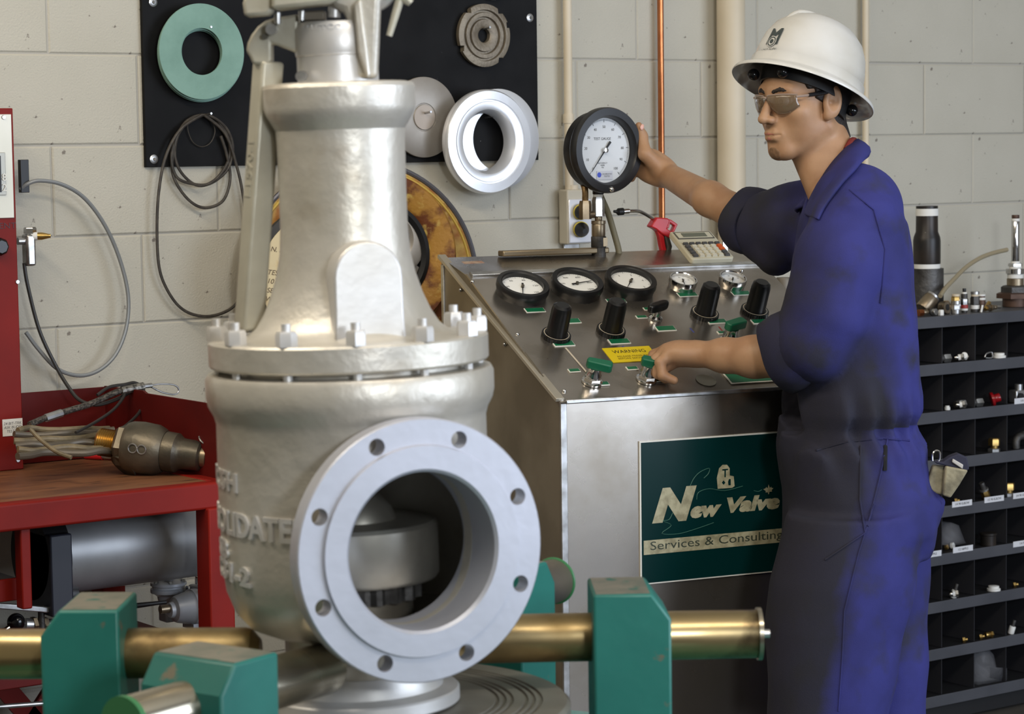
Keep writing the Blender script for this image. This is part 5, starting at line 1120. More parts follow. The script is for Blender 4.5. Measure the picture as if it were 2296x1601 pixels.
# ---- head
yw, pt = R_(56), R_(5)
f0 = -RT0*math.sin(yw)-FW0*math.cos(yw); hf = f0*math.cos(pt)-UPV*math.sin(pt); hu = UPV*math.cos(pt)+f0*math.sin(pt); hr = hf.cross(hu)
HC = PD(1804, 217, MDp); HM = axes(hr, hf, hu, HC); Hn = np.array([tuple(hr), tuple(hf), tuple(hu)]).T; HCn = A_(HC)
def head(Q): # head-local points: x to the person's right, y forward, z up from eye level
    X = np.abs(Q[:, 0]); S_ = np.stack([X, Q[:, 1], Q[:, 2]], 1)
    d = ell(S_, (0, -.012, .032), (.0745, .098, .086))
    d = smin(d, ell(S_, (0, .030, -.030), (.060, .061, .080)), .03)
    d = smin(d, cap(S_, (.052, -.005, -.062), (.018, .066, -.103), .020, .018), .028)
    d = smin(d, ell(S_, (0, .075, -.103), (.020, .017, .018)), .022)
    d = smin(d, ell(S_, (.044, .058, -.026), (.023, .022, .020)), .024)
    d = smin(d, cap(S_, (0, .086, .020), (.040, .074, .020), .011, .010), .018)
    d = smin(d, ell(S_, (0, .074, -.066), (.030, .026, .026)), .02)
    d = smax(d, -ell(S_, (.031, .104, -.003), (.017, .020, .013)), .014)
    d = smin(d, cap(S_, (0, .090, .008), (0, .1135, -.034), .0075, .0100), .010)
    d = smin(d, ell(S_, (.0115, .103, -.0385), (.0078, .0105, .0078)), .007)
    d = smin(d, ell(S_, (0, .117, -.0365), (.0085, .0075, .0075)), .006)
    d = smin(d, chain(S_, [(0, .1005, -.0655), (.012, .097, -.0660), (.023, .087, -.0682)], [.0040, .0038, .0022], .004), .007)
    d = smin(d, chain(S_, [(0, .0980, -.0765), (.011, .0950, -.0760), (.022, .086, -.0700)], [.0052, .0046, .0022], .004), .008)
    d = smax(d, -chain(S_, [(0, .1065, -.0710), (.012, .1025, -.0710), (.024, .091, -.0690)], [.0018, .0016, .001], .002), .003)
    d = smax(d, -ell(S_, (0, .1085, -.0525), (.0030, .0035, .008)), .003)
    d = smax(d, -ell(S_, (0, .1005, -.0885), (.018, .0055, .004)), .008)
    d = smin(d, ell(S_, (.040, .040, -.052), (.022, .030, .036)), .02)
    # ear
    er = np.array([[math.cos(.30), math.sin(.30), 0], [-math.sin(.30), math.cos(.30), 0], [0, 0, 1]]).T
    tl = np.array([[1, 0, 0], [0, math.cos(.2), -math.sin(.2)], [0, math.sin(.2), math.cos(.2)]])
    e = ell(S_, (.0805, -.004, -.012), (.0090, .0205, .0350), tl@er)
    e = smin(e, ell(S_, (.0745, .008, -.040), (.007, .008, .010)), .008)
    e = smax(e, -ell(S_, (.0895, -.002, -.007), (.0080, .0130, .0245), tl@er), .004)
    e = smin(e, cap(S_, (.079, -.012, -.020), (.082, -.012, .006), .0032, .003), .004)
    e = smax(e, -ell(S_, (.084, .000, -.014), (.007, .006, .006)), .004)
    return smin(d, e, .006)
NB = A_(PD(1886, 432, MDp)); nb_l = (NB-HCn)@Hn
def neckd(Q): return smin(cap(Q, (0, -.026, -.060), nb_l, .0535, .060), cap(Q, (0, .012, -.095), nb_l+np.array([0, .035, 0]), .034, .040), .02)
def hneck(Q): return smin(head(Q), neckd(Q), .016)
V, Fq = surfnet(hneck, (-.10, -.17, -.25), (.10, .14, .125), .0024)
head_part = (V@Hn.T+HCn, Fq)
# shared limb points
hand_tgt = TG+Vector((.0975, 0, 0)); DG = (hand_tgt-CAM).dot(FW)
wA = lambda px, py, D: A_(PD(px, py, D))
# ---- right arm and hand (thumb up along the gauge rim, fingers behind the case)
GX, GYy, GZ = TG.x, TG.y, TG.z
rim = lambda ang, r, dy: np.array([GX+r*math.cos(ang), GYy+dy, GZ+r*math.sin(ang)])
rE, rM, rW = wA(1700, 503, 5.30), wA(1592, 446, 5.40), wA(1494, 391, DG+.005)
pal0 = wA(1478, 384, DG+.005)
pc = rim(-.22, .120, .012)
def rarm(P):
    d = chain(P, [wA(1800, 500, 5.20), rE, rM, rW], [.046, .0440, .0365, .0275], .02)
    ax_ = pc-rW; ax_ /= np.linalg.norm(ax_); sd = np.array([0, 0, 1.])-ax_*ax_[2]; sd /= np.linalg.norm(sd); nn = np.cross(ax_, sd)
    d = smin(d, ell(P, rW*.42+pc*.58, (.054, .040, .0215), np.stack([ax_, sd, nn], 1)), .024)
    # thenar and thumb
    tb = [wA(1474, 372, DG-.010), wA(1447, 346, DG-.026), rim(.30, .104, -.012), rim(.56, .1035, -.015)]
    d = smin(d, chain(P, tb, [.021, .0150, .0120, .0085], .01), .014)
    return d
def fingers(P):
    d = None
    for i, (a, L) in enumerate(((.02, 1.0), (-.18, 1.06), (-.38, 1.0), (-.56, .82))):
        k0 = rim(a, .122, .022+.004*i); k1 = rim(a+.02, .104, .052); k2 = rim(a+.03, .104-.030*L, .064); k3 = rim(a+.03, .104-.052*L, .0635)
        q = chain(P, [k0, k1, k2, k3], [.0100, .0092, .0085, .0070], .004); d = q if d is None else smin(d, q, .0035)
    return d
lo = np.minimum.reduce([rE, pc-.09, wA(1430, 290, DG)-.04, wA(1800, 500, 5.2)])-.06; hi = np.maximum.reduce([rE, rW, pc, wA(1474, 280, DG), wA(1800, 500, 5.2), rim(.5, .1, .07)])+.06
V, Fq = surfnet(lambda P: smin(rarm(P), fingers(P), .010), lo, hi, .0036)
right_part = (V, Fq)
RTn_, FWn_ = A_(RT0), A_(FW0)
# ---- left arm and hand (fist closed on the green valve handle)
lE, lM, lW = wA(1850, 778, 4.93), wA(1690, 800, 5.00), wA(1572, 794, 5.065)
def larm(P):
    d = chain(P, [wA(1900, 600, 4.92), lE, wA(1765, 797, 4.96), lM, wA(1625, 797, 5.035), lW], [.05, .049, .0470, .0405, .0330, .0262], .02)
    kn = wA(1499, 792, 5.09); ax_ = kn-lW; ax_ /= np.linalg.norm(ax_); sd = A_(FW); sd = sd-ax_*(sd@ax_); sd /= np.linalg.norm(sd); nn = np.cross(ax_, sd)
    d = smin(d, ell(P, lW*.40+kn*.60, (.050, .043, .0285), np.stack([ax_, sd, nn], 1)), .022)
    d = smin(d, chain(P, [wA(1500, 800, 5.13), wA(1478, 818, 5.135), wA(1468, 832, 5.125)], [.014, .0115, .009], .006), .01)
    d = smin(d, ell(P, wA(1491, 812, 5.092), (.024, .030, .022), np.stack([RTn_, FWn_, np.array([0, 0, 1.])], 1)), .012)
    return d
def lfing(P):
    d = None
    for pts, r in (([(1496, 784, 5.122), (1466, 796, 5.122), (1463, 824, 5.115), (1478, 843, 5.110)], .0110), ([(1494, 784, 5.102), (1466, 800, 5.099), (1466, 832, 5.092), (1492, 850, 5.090)], .0114), ([(1497, 787, 5.081), (1471, 806, 5.076), (1475, 838, 5.070), (1506, 851, 5.069)], .0110), ([(1504, 794, 5.062), (1480, 813, 5.053), (1486, 842, 5.048), (1511, 853, 5.052)], .0106)):
        q = chain(P, [wA(*p) for p in pts], [r*1.15, r*1.05, r, r*.85], .004); d = q if d is None else smin(d, q, .0032)
    return d
lo = np.minimum.reduce([lE, lM, lW, wA(1460, 770, 5.13), wA(1480, 850, 5.06)])-.06; hi = np.maximum.reduce([lE, lW, wA(1460, 770, 5.13), wA(1900, 600, 4.92)])+.06
V, Fq = surfnet(lambda P: smin(larm(P), lfing(P), .008), lo, hi, .0034)
left_part = (V, Fq)
# ---- trunk under the clothes
def trunk(P):
    d = chain(P, [wA(1886, 440, 5.05), wA(1920, 560, 5.05), wA(1910, 800, 5.05), wA(1900, 1050, 5.05)], [.06, .10, .09, .10], .03)
    d = smin(d, chain(P, [wA(1905, 480, 5.20), wA(1800, 500, 5.20), rE], [.06, .05, .045], .02), .03)
    d = smin(d, chain(P, [wA(1915, 470, 4.95), wA(1900, 600, 4.93), lE], [.06, .05, .047], .02), .03)
    d = smin(d, chain(P, [wA(1890, 1050, 5.0), wA(1870, 1500, 4.98), wA(1870, 2040, 4.98)], [.085, .065, .045], .02), .03)
    return smin(d, chain(P, [wA(1905, 1050, 5.1), wA(1975, 1500, 5.14), wA(1990, 2040, 5.16)], [.085, .065, .045], .02), .03)
ref = np.stack([wA(1640, 400, 5.35), wA(2050, 2060, 4.85), wA(1640, 2060, 4.85), wA(2080, 400, 5.4)])
V, Fq = surfnet(trunk, ref.min(0)-.1, ref.max(0)+.1, .016)
body_o = meshobj('body', [head_part, right_part, left_part, (V, Fq)], M_SKIN, man)
# nails on the visible thumb
tn = Vector(tuple(rim(.52, .1035, -.0245))); MB().sphere((0, 0, 0), 1, 8, (.0052, .0018, .0072), axes(Vector((.9, -.1, -.5)).normalized(), Vector((-.1, -1, 0)).normalized(), Vector((.45, 0, .9)).normalized(), tn)).build('thumb_nail', mat('nail', S(214, 164, 148), .35), body_o)
# ---- hair, brows, beard, lips as thin layers grown from the head's own surface
def layer(name, mt, region, t, lo, hi, h, base=head):
    V, Fq = surfnet(lambda Q: smax(base(Q)-t, region(Q), .003), lo, hi, h); return meshobj(name, [(V@Hn.T+HCn, Fq)], mt, body_o if name != 'hair' else man)
def cranium(Q):
    X = np.abs(Q[:, 0]); S_ = np.stack([X, Q[:, 1], Q[:, 2]], 1)
    d = ell(S_, (0, -.012, .032), (.0745, .098, .086)); d = smin(d, ell(S_, (0, .030, -.030), (.060, .061, .080)), .03)
    return smin(d, cap(S_, (0, -.030, -.050), (0, -.050, -.120), .052, .052), .03)
def hairreg(Q):
    x, y, z = np.abs(Q[:, 0]), Q[:, 1], Q[:, 2]
    back = np.maximum(y+.022, -.098-z+.10*np.clip(-y-.03, 0, .1))          # behind the ear down to the nape
    upper = np.maximum(np.maximum(.018-z, y-.046-.35*(z-.02)), -1+z*0)     # above the ear to the temple
    side = np.maximum(np.maximum(y-.030, .006-y), np.maximum(-.012-z+.6*(y-.012), z-.05))    # sideburn
    side = np.maximum(side, .03-x)
    return np.minimum(np.minimum(back, upper), side)
layer('hair', M_HAIR, hairreg, .0045, (-.09, -.13, -.13), (.09, .09, .13), .003, cranium)
brow = lambda Q: np.maximum(.0004*np.sin(Q[:, 0]*900)+chain(np.stack([np.abs(Q[:, 0]), Q[:, 1], Q[:, 2]], 1), [(.014, .095, .0175), (.030, .092, .0225), (.048, .076, .0165)], [.0040, .0046, .0030], .003)-.0, -1)
layer('eyebrow', M_HAIR, brow, .0016, (-.06, .05, 0), (-.004, .11, .04), .0014); layer('eyebrow', M_HAIR, brow, .0016, (.004, .05, 0), (.06, .11, .04), .0014)
goat = lambda Q: ell(np.stack([np.abs(Q[:, 0]), Q[:, 1], Q[:, 2]], 1), (0, .092, -.108), (.018, .022, .0145))
layer('chin_beard', M_STUB, goat, .0007, (-.04, .05, -.135), (.04, .12, -.08), .0016)
lipr = lambda Q: np.minimum(chain(np.stack([np.abs(Q[:, 0]), Q[:, 1], Q[:, 2]], 1), [(0, .1025, -.0665), (.012, .099, -.0670), (.023, .089, -.0695)], [.0042, .0036, .0014], .002), chain(np.stack([np.abs(Q[:, 0]), Q[:, 1], Q[:, 2]], 1), [(0, .100, -.0762), (.011, .0965, -.0757), (.022, .088, -.0710)], [.0056, .0048, .0014], .002))
layer('lips', M_LIP, lipr, .0006, (-.035, .07, -.09), (.035, .12, -.055), .0012)
for sx_ in (-1, 1):
    e = MB().sphere((sx_*.031, .0815, -.002), .0125, 12, M=HM).build('eye', M_WHITE, body_o)
    dl = Vector((-.25, 1, -.05)).normalized(); c = Vector((sx_*.031, .0815, -.002))+dl*.0112
    MB().lathe([(0, .0016), (.003, .0013), (.0056, 0)], 18, HM @ along(c, dl)).build('iris', mat('iris', S(60, 42, 30), .2), e)
# ---- safety glasses
gl_ = thing('safety_glasses', 'smoke tinted wraparound safety glasses on the face of the person', 'glasses', HM @ Vector((0, .1, 0)))
M_LENS = mat('smoke lens', S(118, 98, 76), .06, .0, alpha=.66, coat=.6)
M_LENS.node_tree.nodes['Principled BSDF'].inputs['Specular IOR Level'].default_value = .9
M_FRM = mat('black frame', S(20, 20, 22), .3)
def lens(sgn):
    rows = 7; cols = 14; V = []; F = []
    for j in range(cols+1):
        t = j/cols; x = .006+.060*t; yb = .1085-.030*(max(0, x-.004)/.062)**2.1
        top = .013-.004*(t-.45)**2*4*.6; bot = -.026+.020*max(0, (.35-t)/.35)**1.5+.014*max(0, (t-.62)/.38)**1.6
        for i in range(rows+1):
            s = i/rows; z = top+(bot-top)*s; V.append(HM @ Vector((sgn*x, yb-.004*(s-.35)**2*4-.0015, z-.001)))
    for j in range(cols):
        for i in range(rows): a = j*(rows+1)+i; F.append((a, a+1, a+rows+2, a+rows+1))
    o = MB().add(V, F).build('lens', M_LENS, gl_, smooth=180); md = o.modifiers.new('thick', 'SOLIDIFY'); md.thickness = .0018; md.offset = 0
    # brow edge of the lens
    MB().tube([V[j*(rows+1)]+hu*.0006 for j in range(cols+1)], .0016, 6).build('brow_edge', mat('clear frame', S(150, 132, 120), .15), gl_)
    side = [(.0655, .0790, .006), (.070, .066, .006), (.0735, .050, .0065)]
    MB().tube(spline([HM @ Vector((sgn*a, b, c)) for a, b, c in side], 5), .0026, 8).build('hinge_arm', MATS['clear frame'], gl_)
    arm = [(.0735, .052, .0065), (.0765, .036, .0070), (.0785, .010, .0085), (.0800, -.006, .0095)]
    MB().tube(spline([HM @ Vector((sgn*a, b, c)) for a, b, c in arm], 5), [.0042]*6+[.0048]*6+[.0034]*4, 10).build('temple', M_FRM, gl_)
lens(-1); lens(1)
MB().tube(spline([HM @ Vector(p) for p in ((-.007, .1075, .006), (0, .1095, .008), (.007, .1075, .006))], 5), .0022, 8).build('bridge', MATS['clear frame'], gl_)
# ---- hard hat
ha, hb_ = R_(17), R_(9)
ku = (RT*math.sin(ha)*math.cos(hb_)+UP*math.cos(ha)*math.cos(hb_)+FW*math.sin(hb_)).normalized()
kf = (hf-ku*hf.dot(ku)).normalized(); kr = kf.cross(ku)
KM = axes(kr, kf, ku, PD(1803, 196, MDp))
M_HAT = mat('hard hat white', S(202, 200, 195), .22, 0, S(190, 186, 176), 7, coat=.4, c3=S(150, 134, 104), sc3=14, lo3=.68, hi3=.78)
hat = thing('hard_hat', 'white full brim hard hat with dark M emblem on the head of the person', 'hard hat', KM @ Vector((0, 0, .0)))
def hatshape(prof, n=64, sx=.90, sy=1.0): # lathe stretched front to back
    m_ = MB().lathe(prof, n); m_.v = [KM @ Vector((v.x*sx, v.y*sy, v.z)) for v in m_.v]; return m_
dome = [(.1570, -.012), (.1580, -.010), (.1555, -.004), (.1400, .004), (.128, .009), (.1265, .012), (.1255, .030), (.1215, .032), (.1190, .055), (.1120, .085), (.0980, .112), (.0760, .133), (.045, .147), (.0, .152)]
inner = [(.0, .146), (.045, .141), (.074, .127), (.095, .107), (.109, .082), (.116, .053), (.119, .026), (.124, .006), (.140, .000), (.1555, -.0065), (.1570, -.012)]
hatshape(dome+inner).build('shell', M_HAT, hat, smooth=60)
dp = dome[9:]; half = spline([Vector((0, r, z)) for r, z in dp], 3)
full = half+[Vector((0, -v.y, v.z)) for v in half[::-1][1:]]
pts = [KM @ Vector((0, v.y*.985, v.z-.0062)) for v in full[3:-3]]
mb = MB(); nn_ = len(pts); mb.tube(pts, [.003+.0085*min(1, 5*min(j, nn_-1-j)/nn_) for j in range(nn_)], 14); mb.build('crown_rib', M_HAT, hat, smooth=180)
# head band and suspension
bnd = MB().lathe([(.1020, -.018), (.1035, .014), (.099, .014), (.0975, -.018), (.1020, -.018)], 56); bnd.v = [KM @ Vector((v.x*.84, v.y*.98-.004, v.z)) for v in bnd.v]; bnd.build('head_band', M_RUB, hat)
bk = MB().lathe([(.104, -.030), (.105, -.004), (.098, -.004), (.097, -.030), (.104, -.030)], 24, None, R_(200), R_(340)); bk.v = [KM @ Vector((v.x*.80, v.y*.98-.004, v.z-.012)) for v in bk.v]; bk.build('nape_strap', M_RUB, hat)
for (a, z) in ((R_(62), -.010), (R_(118), -.010), (R_(232), -.018)):
    MB().sphere(KM @ Vector((.112*.88*math.cos(a), .112*math.sin(a), z)), .0125, 10).build('strap_clip', mat('clip black', S(16, 16, 17), .15), hat)
# emblem on the front of the shell
def onhat(pts, lift, dy=0): # pts in metres across (x) and up (z) on the front left of the shell
    out = []
    for x, z in pts:
        a = R_(90)+R_(6)+x/.118; zz = .062+z
        r = np.interp(zz, [d[1] for d in dome[6:]], [d[0] for d in dome[6:]])+lift
        out.append(KM @ Vector((r*.90*math.cos(a), r*math.sin(a), zz)))
    return out
M_EMB = mat('emblem grey', S(58, 66, 66), .4)
def hpoly(pts, lift, nm, mt): MB().add(onhat(pts, lift), [tuple(range(len(pts)))]).build(nm, mt, hat, smooth=0)
for q in ([(-.017, -.018), (-.010, -.018), (-.010, .020), (-.017, .020)], [(.010, -.018), (.017, -.018), (.017, .020), (.010, .020)], [(-.010, .020), (-.010, .007), (0, -.002), (0, .009)], [(.010, .020), (0, .009), (0, -.002), (.010, .007)]): hpoly(q, .0022, 'emblem_stroke', M_EMB)
for r_o, r_i, mt, k_ in ((.0125, 0, M_HAT, .0028), (.0108, .0085, M_EMB, .0033), (.005, 0, M_EMB, .0033)):
    n = 20; P = onhat([(r_o*math.cos(6.2832*i/n), -.012+r_o*math.sin(6.2832*i/n)) for i in range(n)], k_)
    if r_i:
        P2 = onhat([(r_i*math.cos(6.2832*i/n), -.012+r_i*math.sin(6.2832*i/n)) for i in range(n)], k_); MB().add(P+P2, [(i, (i+1) % n, n+(i+1) % n, n+i) for i in range(n)]).build('emblem_ring', mt, hat, smooth=0)
    else: MB().add(P, [tuple(range(n))]).build('emblem_disc', mt, hat, smooth=0)
V, F = text('Mainvalve', .009, w=.038); P = onhat([(-v.x, v.y-.030) for v in V], .0024); MB().add(P, F).build('emblem_lettering', M_EMB, hat, smooth=0)
# ---- coverall
T_ROWS = [(392, 1868, 1945, .085), (408, 1845, 1968, .140), (425, 1822, 1980, .180), (450, 1806, 2000, .208), (500, 1796, 2026, .220), (600, 1786, 2043, .215), (700, 1772, 2055, .200), (800, 1762, 2062, .185), (880, 1757, 2066, .180), (915, 1758, 2062, .176), (948, 1762, 2046, .160), (968, 1760, 2054, .166), (1000, 1756, 2077, .182), (1100, 1762, 2089, .190), (1180, 1757, 2087, .185), (1230, 1748, 2080, .15)]
NL = [(1150, 1766, 2050, .12), (1300, 1728, 2042, .125), (1400, 1716, 2026, .122), (1500, 1713, 2008, .118), (1601, 1714, 1992, .112), (1750, 1735, 1975, .105), (1900, 1760, 1965, .10), (2055, 1775, 1955, .095)]
FL = [(1150, 1800, 2084, .115), (1250, 1850, 2082, .115), (1400, 1880, 2083, .115), (1480, 1890, 2086, .115), (1601, 1895, 2078, .11), (1750, 1905, 2080, .10), (1900, 1910, 2085, .10), (2055, 1915, 2090, .095)]
RTn, FWn = A_(RT0), A_(FW0)
def loft(P, rows, D, pw=2.3):
    z = []; c = []; rx = []; ry = []
    for y, a, b, dep in rows:
        p = A_(PD((a+b)/2, y, D)); z.append(p[2]); c.append((p@RTn, p@FWn)); rx.append((b-a)/2/FPX*D); ry.append(dep)
    z = np.array(z[::-1]); c = np.array(c[::-1]); rx = np.array(rx[::-1]); ry = np.array(ry[::-1])
    Z = P[:, 2]; cx_ = np.interp(Z, z, c[:, 0]); cy_ = np.interp(Z, z, c[:, 1]); r1 = np.interp(Z, z, rx); r2 = np.interp(Z, z, ry)
    u = np.abs((P@RTn-cx_)/r1); v = np.abs((P@FWn-cy_)/r2); k = (u**pw+v**pw)**(1/pw)
    d = (k-1)*np.minimum(r1, r2)
    return np.maximum(d, np.maximum(Z-z[-1], z[0]-Z))
def folds(P): # cloth folds: gathers at the waist, pulls at elbow and crotch
    x = P@RTn; z = P[:, 2]; w = waves(P, .0055, 26, 3, 7, (1, 1, .55))+waves(P, .0028, 55, 5, 7, (1, 1, .5))
    zw = A_(PD(1900, 950, MDp))[2]
    g = .0075*np.sin((P@FWn)*95+x*110+z*18)*np.exp(-((z-zw)/.07)**2)
    return w+g
SL = [wA(1920, 470, 4.960), wA(1893, 590, 4.895), wA(1852, 700, 4.885), wA(1820, 765, 4.90), wA(1772, 788, 4.94)]
SR = [wA(1860, 478, 5.19), wA(1775, 498, 5.23), wA(1700, 504, 5.285), wA(1678, 500, 5.305)]
def cover(P):
    d = loft(P, T_ROWS, 5.05)
    a = loft(P, NL, 4.955); b = loft(P, FL, 5.13)
    lg = smin(a, b, .003)
    d = smin(d, lg, .018)
    sl = chain(P, SL, [.095, .088, .084, .076, .062], .03)
    sl = smin(sl, chain(P, [wA(1885, 680, 4.91), wA(1861, 796, 4.905)], [.060, .024], .02), .02)
    d = smin(d, sl, .007)
    sr = chain(P, SR, [.085, .078, .067, .066], .02)
    sr = smin(sr, chain(P, [wA(1775, 530, 5.22), wA(1740, 572, 5.24), wA(1715, 560, 5.27)], [.060, .038, .030], .03), .03)
    d = smin(d, sr, .03)
    # hip pocket holding the gloves
    d = smin(d, chain(P, [wA(2066, 1130, 4.98), wA(2058, 1215, 4.975)], [.034, .030], .02), .02)
    d = smin(d, ell(P, wA(2085, 1135, 4.98), (.030, .028, .026)), .02)
    d = d+folds(P)
    # trim the sleeve ends open-cut
    n1 = wA(1700, 800, 4.99)-wA(1830, 775, 4.93); n1 /= np.linalg.norm(n1); near = np.linalg.norm(P-wA(1760, 800, 4.96), axis=1) < .16
    d = np.where(near, np.maximum(d, (P-wA(1772, 790, 4.96))@n1), d)
    n2 = wA(1592, 446, 5.40)-wA(1760, 500, 5.24); n2 /= np.linalg.norm(n2)
    d = np.maximum(d, (P-wA(1676, 500, 5.305))@n2)
    # neck opening
    d = smax(d, -cap(P, wA(1872, 390, 5.05), wA(1842, 455, 5.03), .058, .030), .012)
    return d
ref = np.stack([wA(1640, 380, 5.35), wA(2130, 2060, 4.80), wA(1640, 2060, 4.80), wA(2130, 380, 5.42), wA(1700, 800, 4.7)])
V, Fq = surfnet(cover, ref.min(0)-.05, ref.max(0)+.05, .0068)
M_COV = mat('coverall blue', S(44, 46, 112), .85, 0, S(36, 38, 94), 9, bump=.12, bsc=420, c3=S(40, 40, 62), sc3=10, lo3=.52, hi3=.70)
# oily grey dirt worn into the front of the coverall, plus the far sleeve's shade painted in
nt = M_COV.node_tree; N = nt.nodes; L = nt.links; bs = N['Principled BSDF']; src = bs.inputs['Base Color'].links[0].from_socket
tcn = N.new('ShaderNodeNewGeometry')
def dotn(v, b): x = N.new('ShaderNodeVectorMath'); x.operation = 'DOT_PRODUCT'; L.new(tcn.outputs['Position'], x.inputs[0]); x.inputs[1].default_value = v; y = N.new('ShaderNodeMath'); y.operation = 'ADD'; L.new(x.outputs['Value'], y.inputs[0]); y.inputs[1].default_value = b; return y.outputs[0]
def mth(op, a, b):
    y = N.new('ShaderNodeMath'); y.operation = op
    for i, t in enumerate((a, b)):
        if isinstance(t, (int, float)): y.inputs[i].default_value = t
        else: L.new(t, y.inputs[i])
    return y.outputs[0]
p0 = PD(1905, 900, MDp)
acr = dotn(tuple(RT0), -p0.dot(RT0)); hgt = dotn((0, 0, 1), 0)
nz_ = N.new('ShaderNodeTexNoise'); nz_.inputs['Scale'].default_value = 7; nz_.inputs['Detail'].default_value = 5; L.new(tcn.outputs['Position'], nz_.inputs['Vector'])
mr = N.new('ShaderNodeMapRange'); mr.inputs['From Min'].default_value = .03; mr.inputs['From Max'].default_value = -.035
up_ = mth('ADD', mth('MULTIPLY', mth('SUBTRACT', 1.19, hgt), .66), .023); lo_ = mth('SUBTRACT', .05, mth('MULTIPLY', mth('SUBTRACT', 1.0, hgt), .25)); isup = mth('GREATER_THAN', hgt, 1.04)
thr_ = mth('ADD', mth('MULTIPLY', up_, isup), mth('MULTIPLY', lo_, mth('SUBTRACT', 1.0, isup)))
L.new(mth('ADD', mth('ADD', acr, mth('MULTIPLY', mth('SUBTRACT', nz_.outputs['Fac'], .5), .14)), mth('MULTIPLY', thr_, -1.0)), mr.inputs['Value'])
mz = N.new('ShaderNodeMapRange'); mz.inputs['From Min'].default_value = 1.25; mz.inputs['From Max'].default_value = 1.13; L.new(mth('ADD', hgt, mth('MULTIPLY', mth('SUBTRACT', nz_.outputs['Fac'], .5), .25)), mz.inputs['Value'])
ms = N.new('ShaderNodeMapRange'); ms.inputs['From Min'].default_value = -.05; ms.inputs['From Max'].default_value = -.16; ms.inputs['To Max'].default_value = .85; L.new(mth('ADD', acr, mth('MULTIPLY', mth('SUBTRACT', nz_.outputs['Fac'], .5), .12)), ms.inputs['Value'])  # darker towards the far sleeve: dirt together with its painted unlit side
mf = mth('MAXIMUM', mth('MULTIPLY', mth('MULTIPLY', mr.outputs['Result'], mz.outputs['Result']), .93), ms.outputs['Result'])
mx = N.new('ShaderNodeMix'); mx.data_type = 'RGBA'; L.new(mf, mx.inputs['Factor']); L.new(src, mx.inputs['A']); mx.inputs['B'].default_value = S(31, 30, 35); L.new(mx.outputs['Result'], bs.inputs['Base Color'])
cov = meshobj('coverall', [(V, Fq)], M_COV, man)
# rolled cuffs
def cuff(p, q, R, r2, seed, name='rolled_cuff'):
    p = Vector(tuple(p)); q = Vector(tuple(q)); d = (q-p); Lc = d.length; F_ = along(p, d)
    prof = [(R-.006, .004), (R-.004, -.001), (R, -.003), (R+.006, .002), (R+.0075, Lc*.5), (R+.006, Lc-.004), (r2-.002, Lc), (r2-.010, Lc*.6), (R-.006, .004)]
    m_ = MB().lathe(prof, 40, F_); rg_ = random.Random(seed)
    ph = [rg_.uniform(0, 6) for _ in range(4)]; c_ = F_.translation
    for i, v in enumerate(m_.v):
        l = F_.inverted() @ v; a = math.atan2(l.y, l.x); k_ = 1+.035*math.sin(3*a+ph[0])+.025*math.sin(5*a+ph[1]+l.z*40); m_.v[i] = F_ @ Vector((l.x*k_, l.y*k_, l.z+.005*math.sin(2*a+ph[2])))
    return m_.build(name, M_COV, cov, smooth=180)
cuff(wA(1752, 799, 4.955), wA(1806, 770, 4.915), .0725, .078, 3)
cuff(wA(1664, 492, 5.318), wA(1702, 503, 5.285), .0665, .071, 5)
# placket with zip, seams and pocket edges laid on the cloth
def onface(px, py, D0=4.6):  # first meeting of a sight line with the coverall surface
    o_ = A_(CAM); d_ = A_(ray(px, py)); t = D0
    for _ in range(60):
        s_ = cover((o_+d_*t)[None])[0]; t += max(.0008, s_*.6)
        if s_ < .001: break
        if t > 5.6: return None
    return Vector(tuple(o_+d_*(t-.0005)))
def seam(pts, r, name, mt=None, k=6):
    P = []
    for a, b in zip(pts[:-1], pts[1:]):
        for j in range(k): P.append(onface(a[0]+(b[0]-a[0])*j/k, a[1]+(b[1]-a[1])*j/k))
    P.append(onface(*pts[-1])); P = [p for p in P if p is not None]
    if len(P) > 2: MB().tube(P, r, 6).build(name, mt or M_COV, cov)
# collar
ct_ = [(1806, 478, 5.055), (1822, 436, 5.005), (1862, 372, 4.985), (1900, 330, 5.01), (1922, 313, 5.06), (1905, 328, 5.11), (1862, 375, 5.13), (1822, 430, 5.12), (1803, 462, 5.085)]
cb_ = [(1832, 492, 5.000), (1848, 462, 4.935), (1886, 411, 4.905), (1925, 371, 4.955), (1946, 349, 5.06), (1922, 366, 5.15), (1868, 405, 5.17), (1815, 448, 5.16), (1790, 476, 5.115)]
K_ = 6; tp_ = spline([PD(*p) for p in ct_], K_); bl_ = [(onface(*p[:2])-FW*.011 if i < 4 else PD(*p)) for i, p in enumerate(cb_)]; bp_ = spline(bl_, K_)
V = []; F = []; R5 = 5; n = len(tp_)
for i in range(n):
    for j in range(R5):
        s = j/(R5-1); q = tp_[i].lerp(bp_[i], s); out = (q-PD(1868, q.z*0+410, 5.06)); out.z = 0; out.normalize(); V.append(q+out*.013*math.sin(math.pi*s))
for i in range(n-1):
    for j in range(R5-1): a = i*R5+j; F.append((a, a+1, a+R5+1, a+R5))
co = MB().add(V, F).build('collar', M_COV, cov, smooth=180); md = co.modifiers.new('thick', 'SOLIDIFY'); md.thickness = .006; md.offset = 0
seam([(1990, 985), (1975, 1060), (1945, 1180)], .0022, 'pocket_edge'); seam([(1930, 1000), (1928, 1120), (1940, 1195), (1850, 1255)], .0024, 'pocket_seam')
seam([(1960, 1130), (1925, 1240), (1893, 1370), (1888, 1480), (1880, 1595)], .0020, 'leg_seam')
seam([(1985, 1000), (1984, 1055)], .0045, 'pocket_slit', mat('pocket slit', S(16, 16, 20), .8)); seam([(1830, 1010), (1900, 990), (1980, 983), (2040, 988)], .0022, 'waist_seam')
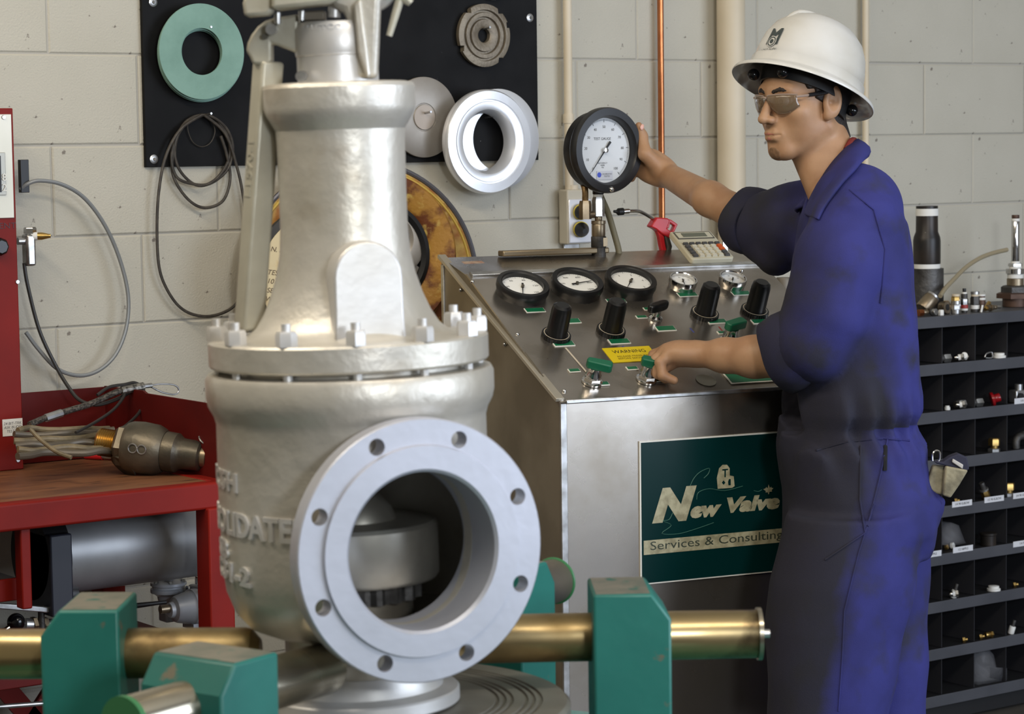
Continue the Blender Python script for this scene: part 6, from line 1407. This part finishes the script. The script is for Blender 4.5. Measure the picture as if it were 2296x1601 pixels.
seam([(1905, 425), (1960, 470), (1985, 560), (1975, 680)], .0022, 'armhole_seam')
P = [PD(a, b, 4.985) for a, b in ((2040, 1082), (2082, 1090), (2117, 1118), (2104, 1168), (2083, 1229), (2028, 1236), (2026, 1150))]; c_ = sum(P, Vector())/len(P)
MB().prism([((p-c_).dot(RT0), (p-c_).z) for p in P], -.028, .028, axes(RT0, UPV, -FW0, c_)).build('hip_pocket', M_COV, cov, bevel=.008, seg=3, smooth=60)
# red shirt edge at the nape
MB().tube(spline([PD(1897, 335, 5.01), PD(1908, 316, 5.03), PD(1916, 314, 5.07)], 5), .006, 8).build('undershirt_collar', mat('dark red shirt', S(110, 34, 26), .8), man)
# shoes
for (px, D) in ((1835, 4.95), (1965, 5.12)):
    p = PD(px, 2070, D); p.z = 0; d = -RT0*.95-FW0*.2
    mb = MB(); F_ = along(p, UPV, hint=None)
    F_ = axes(d.normalized(), UPV.cross(d.normalized()), UPV, p)
    sh_ = [(-.09, .035), (.0, .045), (.12, .048), (.17, .040), (.185, 0), (.17, -.040), (.12, -.048), (.0, -.045), (-.09, -.035), (-.105, 0)]
    mb.prism(sh_, 0, .025, F_); mb.prism([(x*.96, y*.94) for x, y in sh_], .025, .085, F_); mb.build('work_boot', mat('boot leather', S(46, 36, 28), .6), man, bevel=.008, seg=3)
# ---- gloves tucked into the hip pocket
gv = thing('work_gloves', 'worn grey leather work gloves with navy cuffs sticking out of the hip pocket', 'gloves', PD(2105, 1100, 4.95))
def slab(pts, D, t, nm, mt, bev):
    P = [PD(a, b, D) for a, b in pts]; c = sum(P, Vector())/len(P)
    MB().prism([((p-c).dot(RT0), (p-c).z) for p in P], -t/2, t/2, axes(RT0, UPV, -FW0, c)).build(nm, mt, gv, bevel=bev, seg=3, smooth=60)
M_GLV = mat('glove leather', S(150, 142, 116), .75, 0, S(104, 98, 80), 30, bump=.4, bsc=90)
slab([(2090, 1042), (2128, 1045), (2122, 1112), (2098, 1106), (2074, 1092)], 4.965, .022, 'glove', M_GLV, .004)
slab([(2118, 1043), (2169, 1053), (2150, 1086), (2130, 1116), (2112, 1110)], 4.945, .022, 'glove', M_GLV, .004)
slab([(2128, 1022), (2146, 1015), (2166, 1024), (2171, 1050), (2160, 1060), (2140, 1048), (2098, 1038), (2090, 1032), (2112, 1034)], 4.95, .026, 'navy_cuff', mat('navy cuff', S(34, 34, 52), .7), .006)
slab([(2136, 1028), (2160, 1042), (2158, 1052), (2134, 1036)], 4.934, .006, 'pale_stripe', mat('pale stripe', S(176, 172, 166), .7), .002)
MB().tube(spline([PD(a, b, 4.945) for a, b in ((2091, 1034), (2091, 1020), (2098, 1011), (2107, 1014), (2108, 1028), (2104, 1036))], 5), .0022, 8).build('metal_loop', M_CHR, gv)
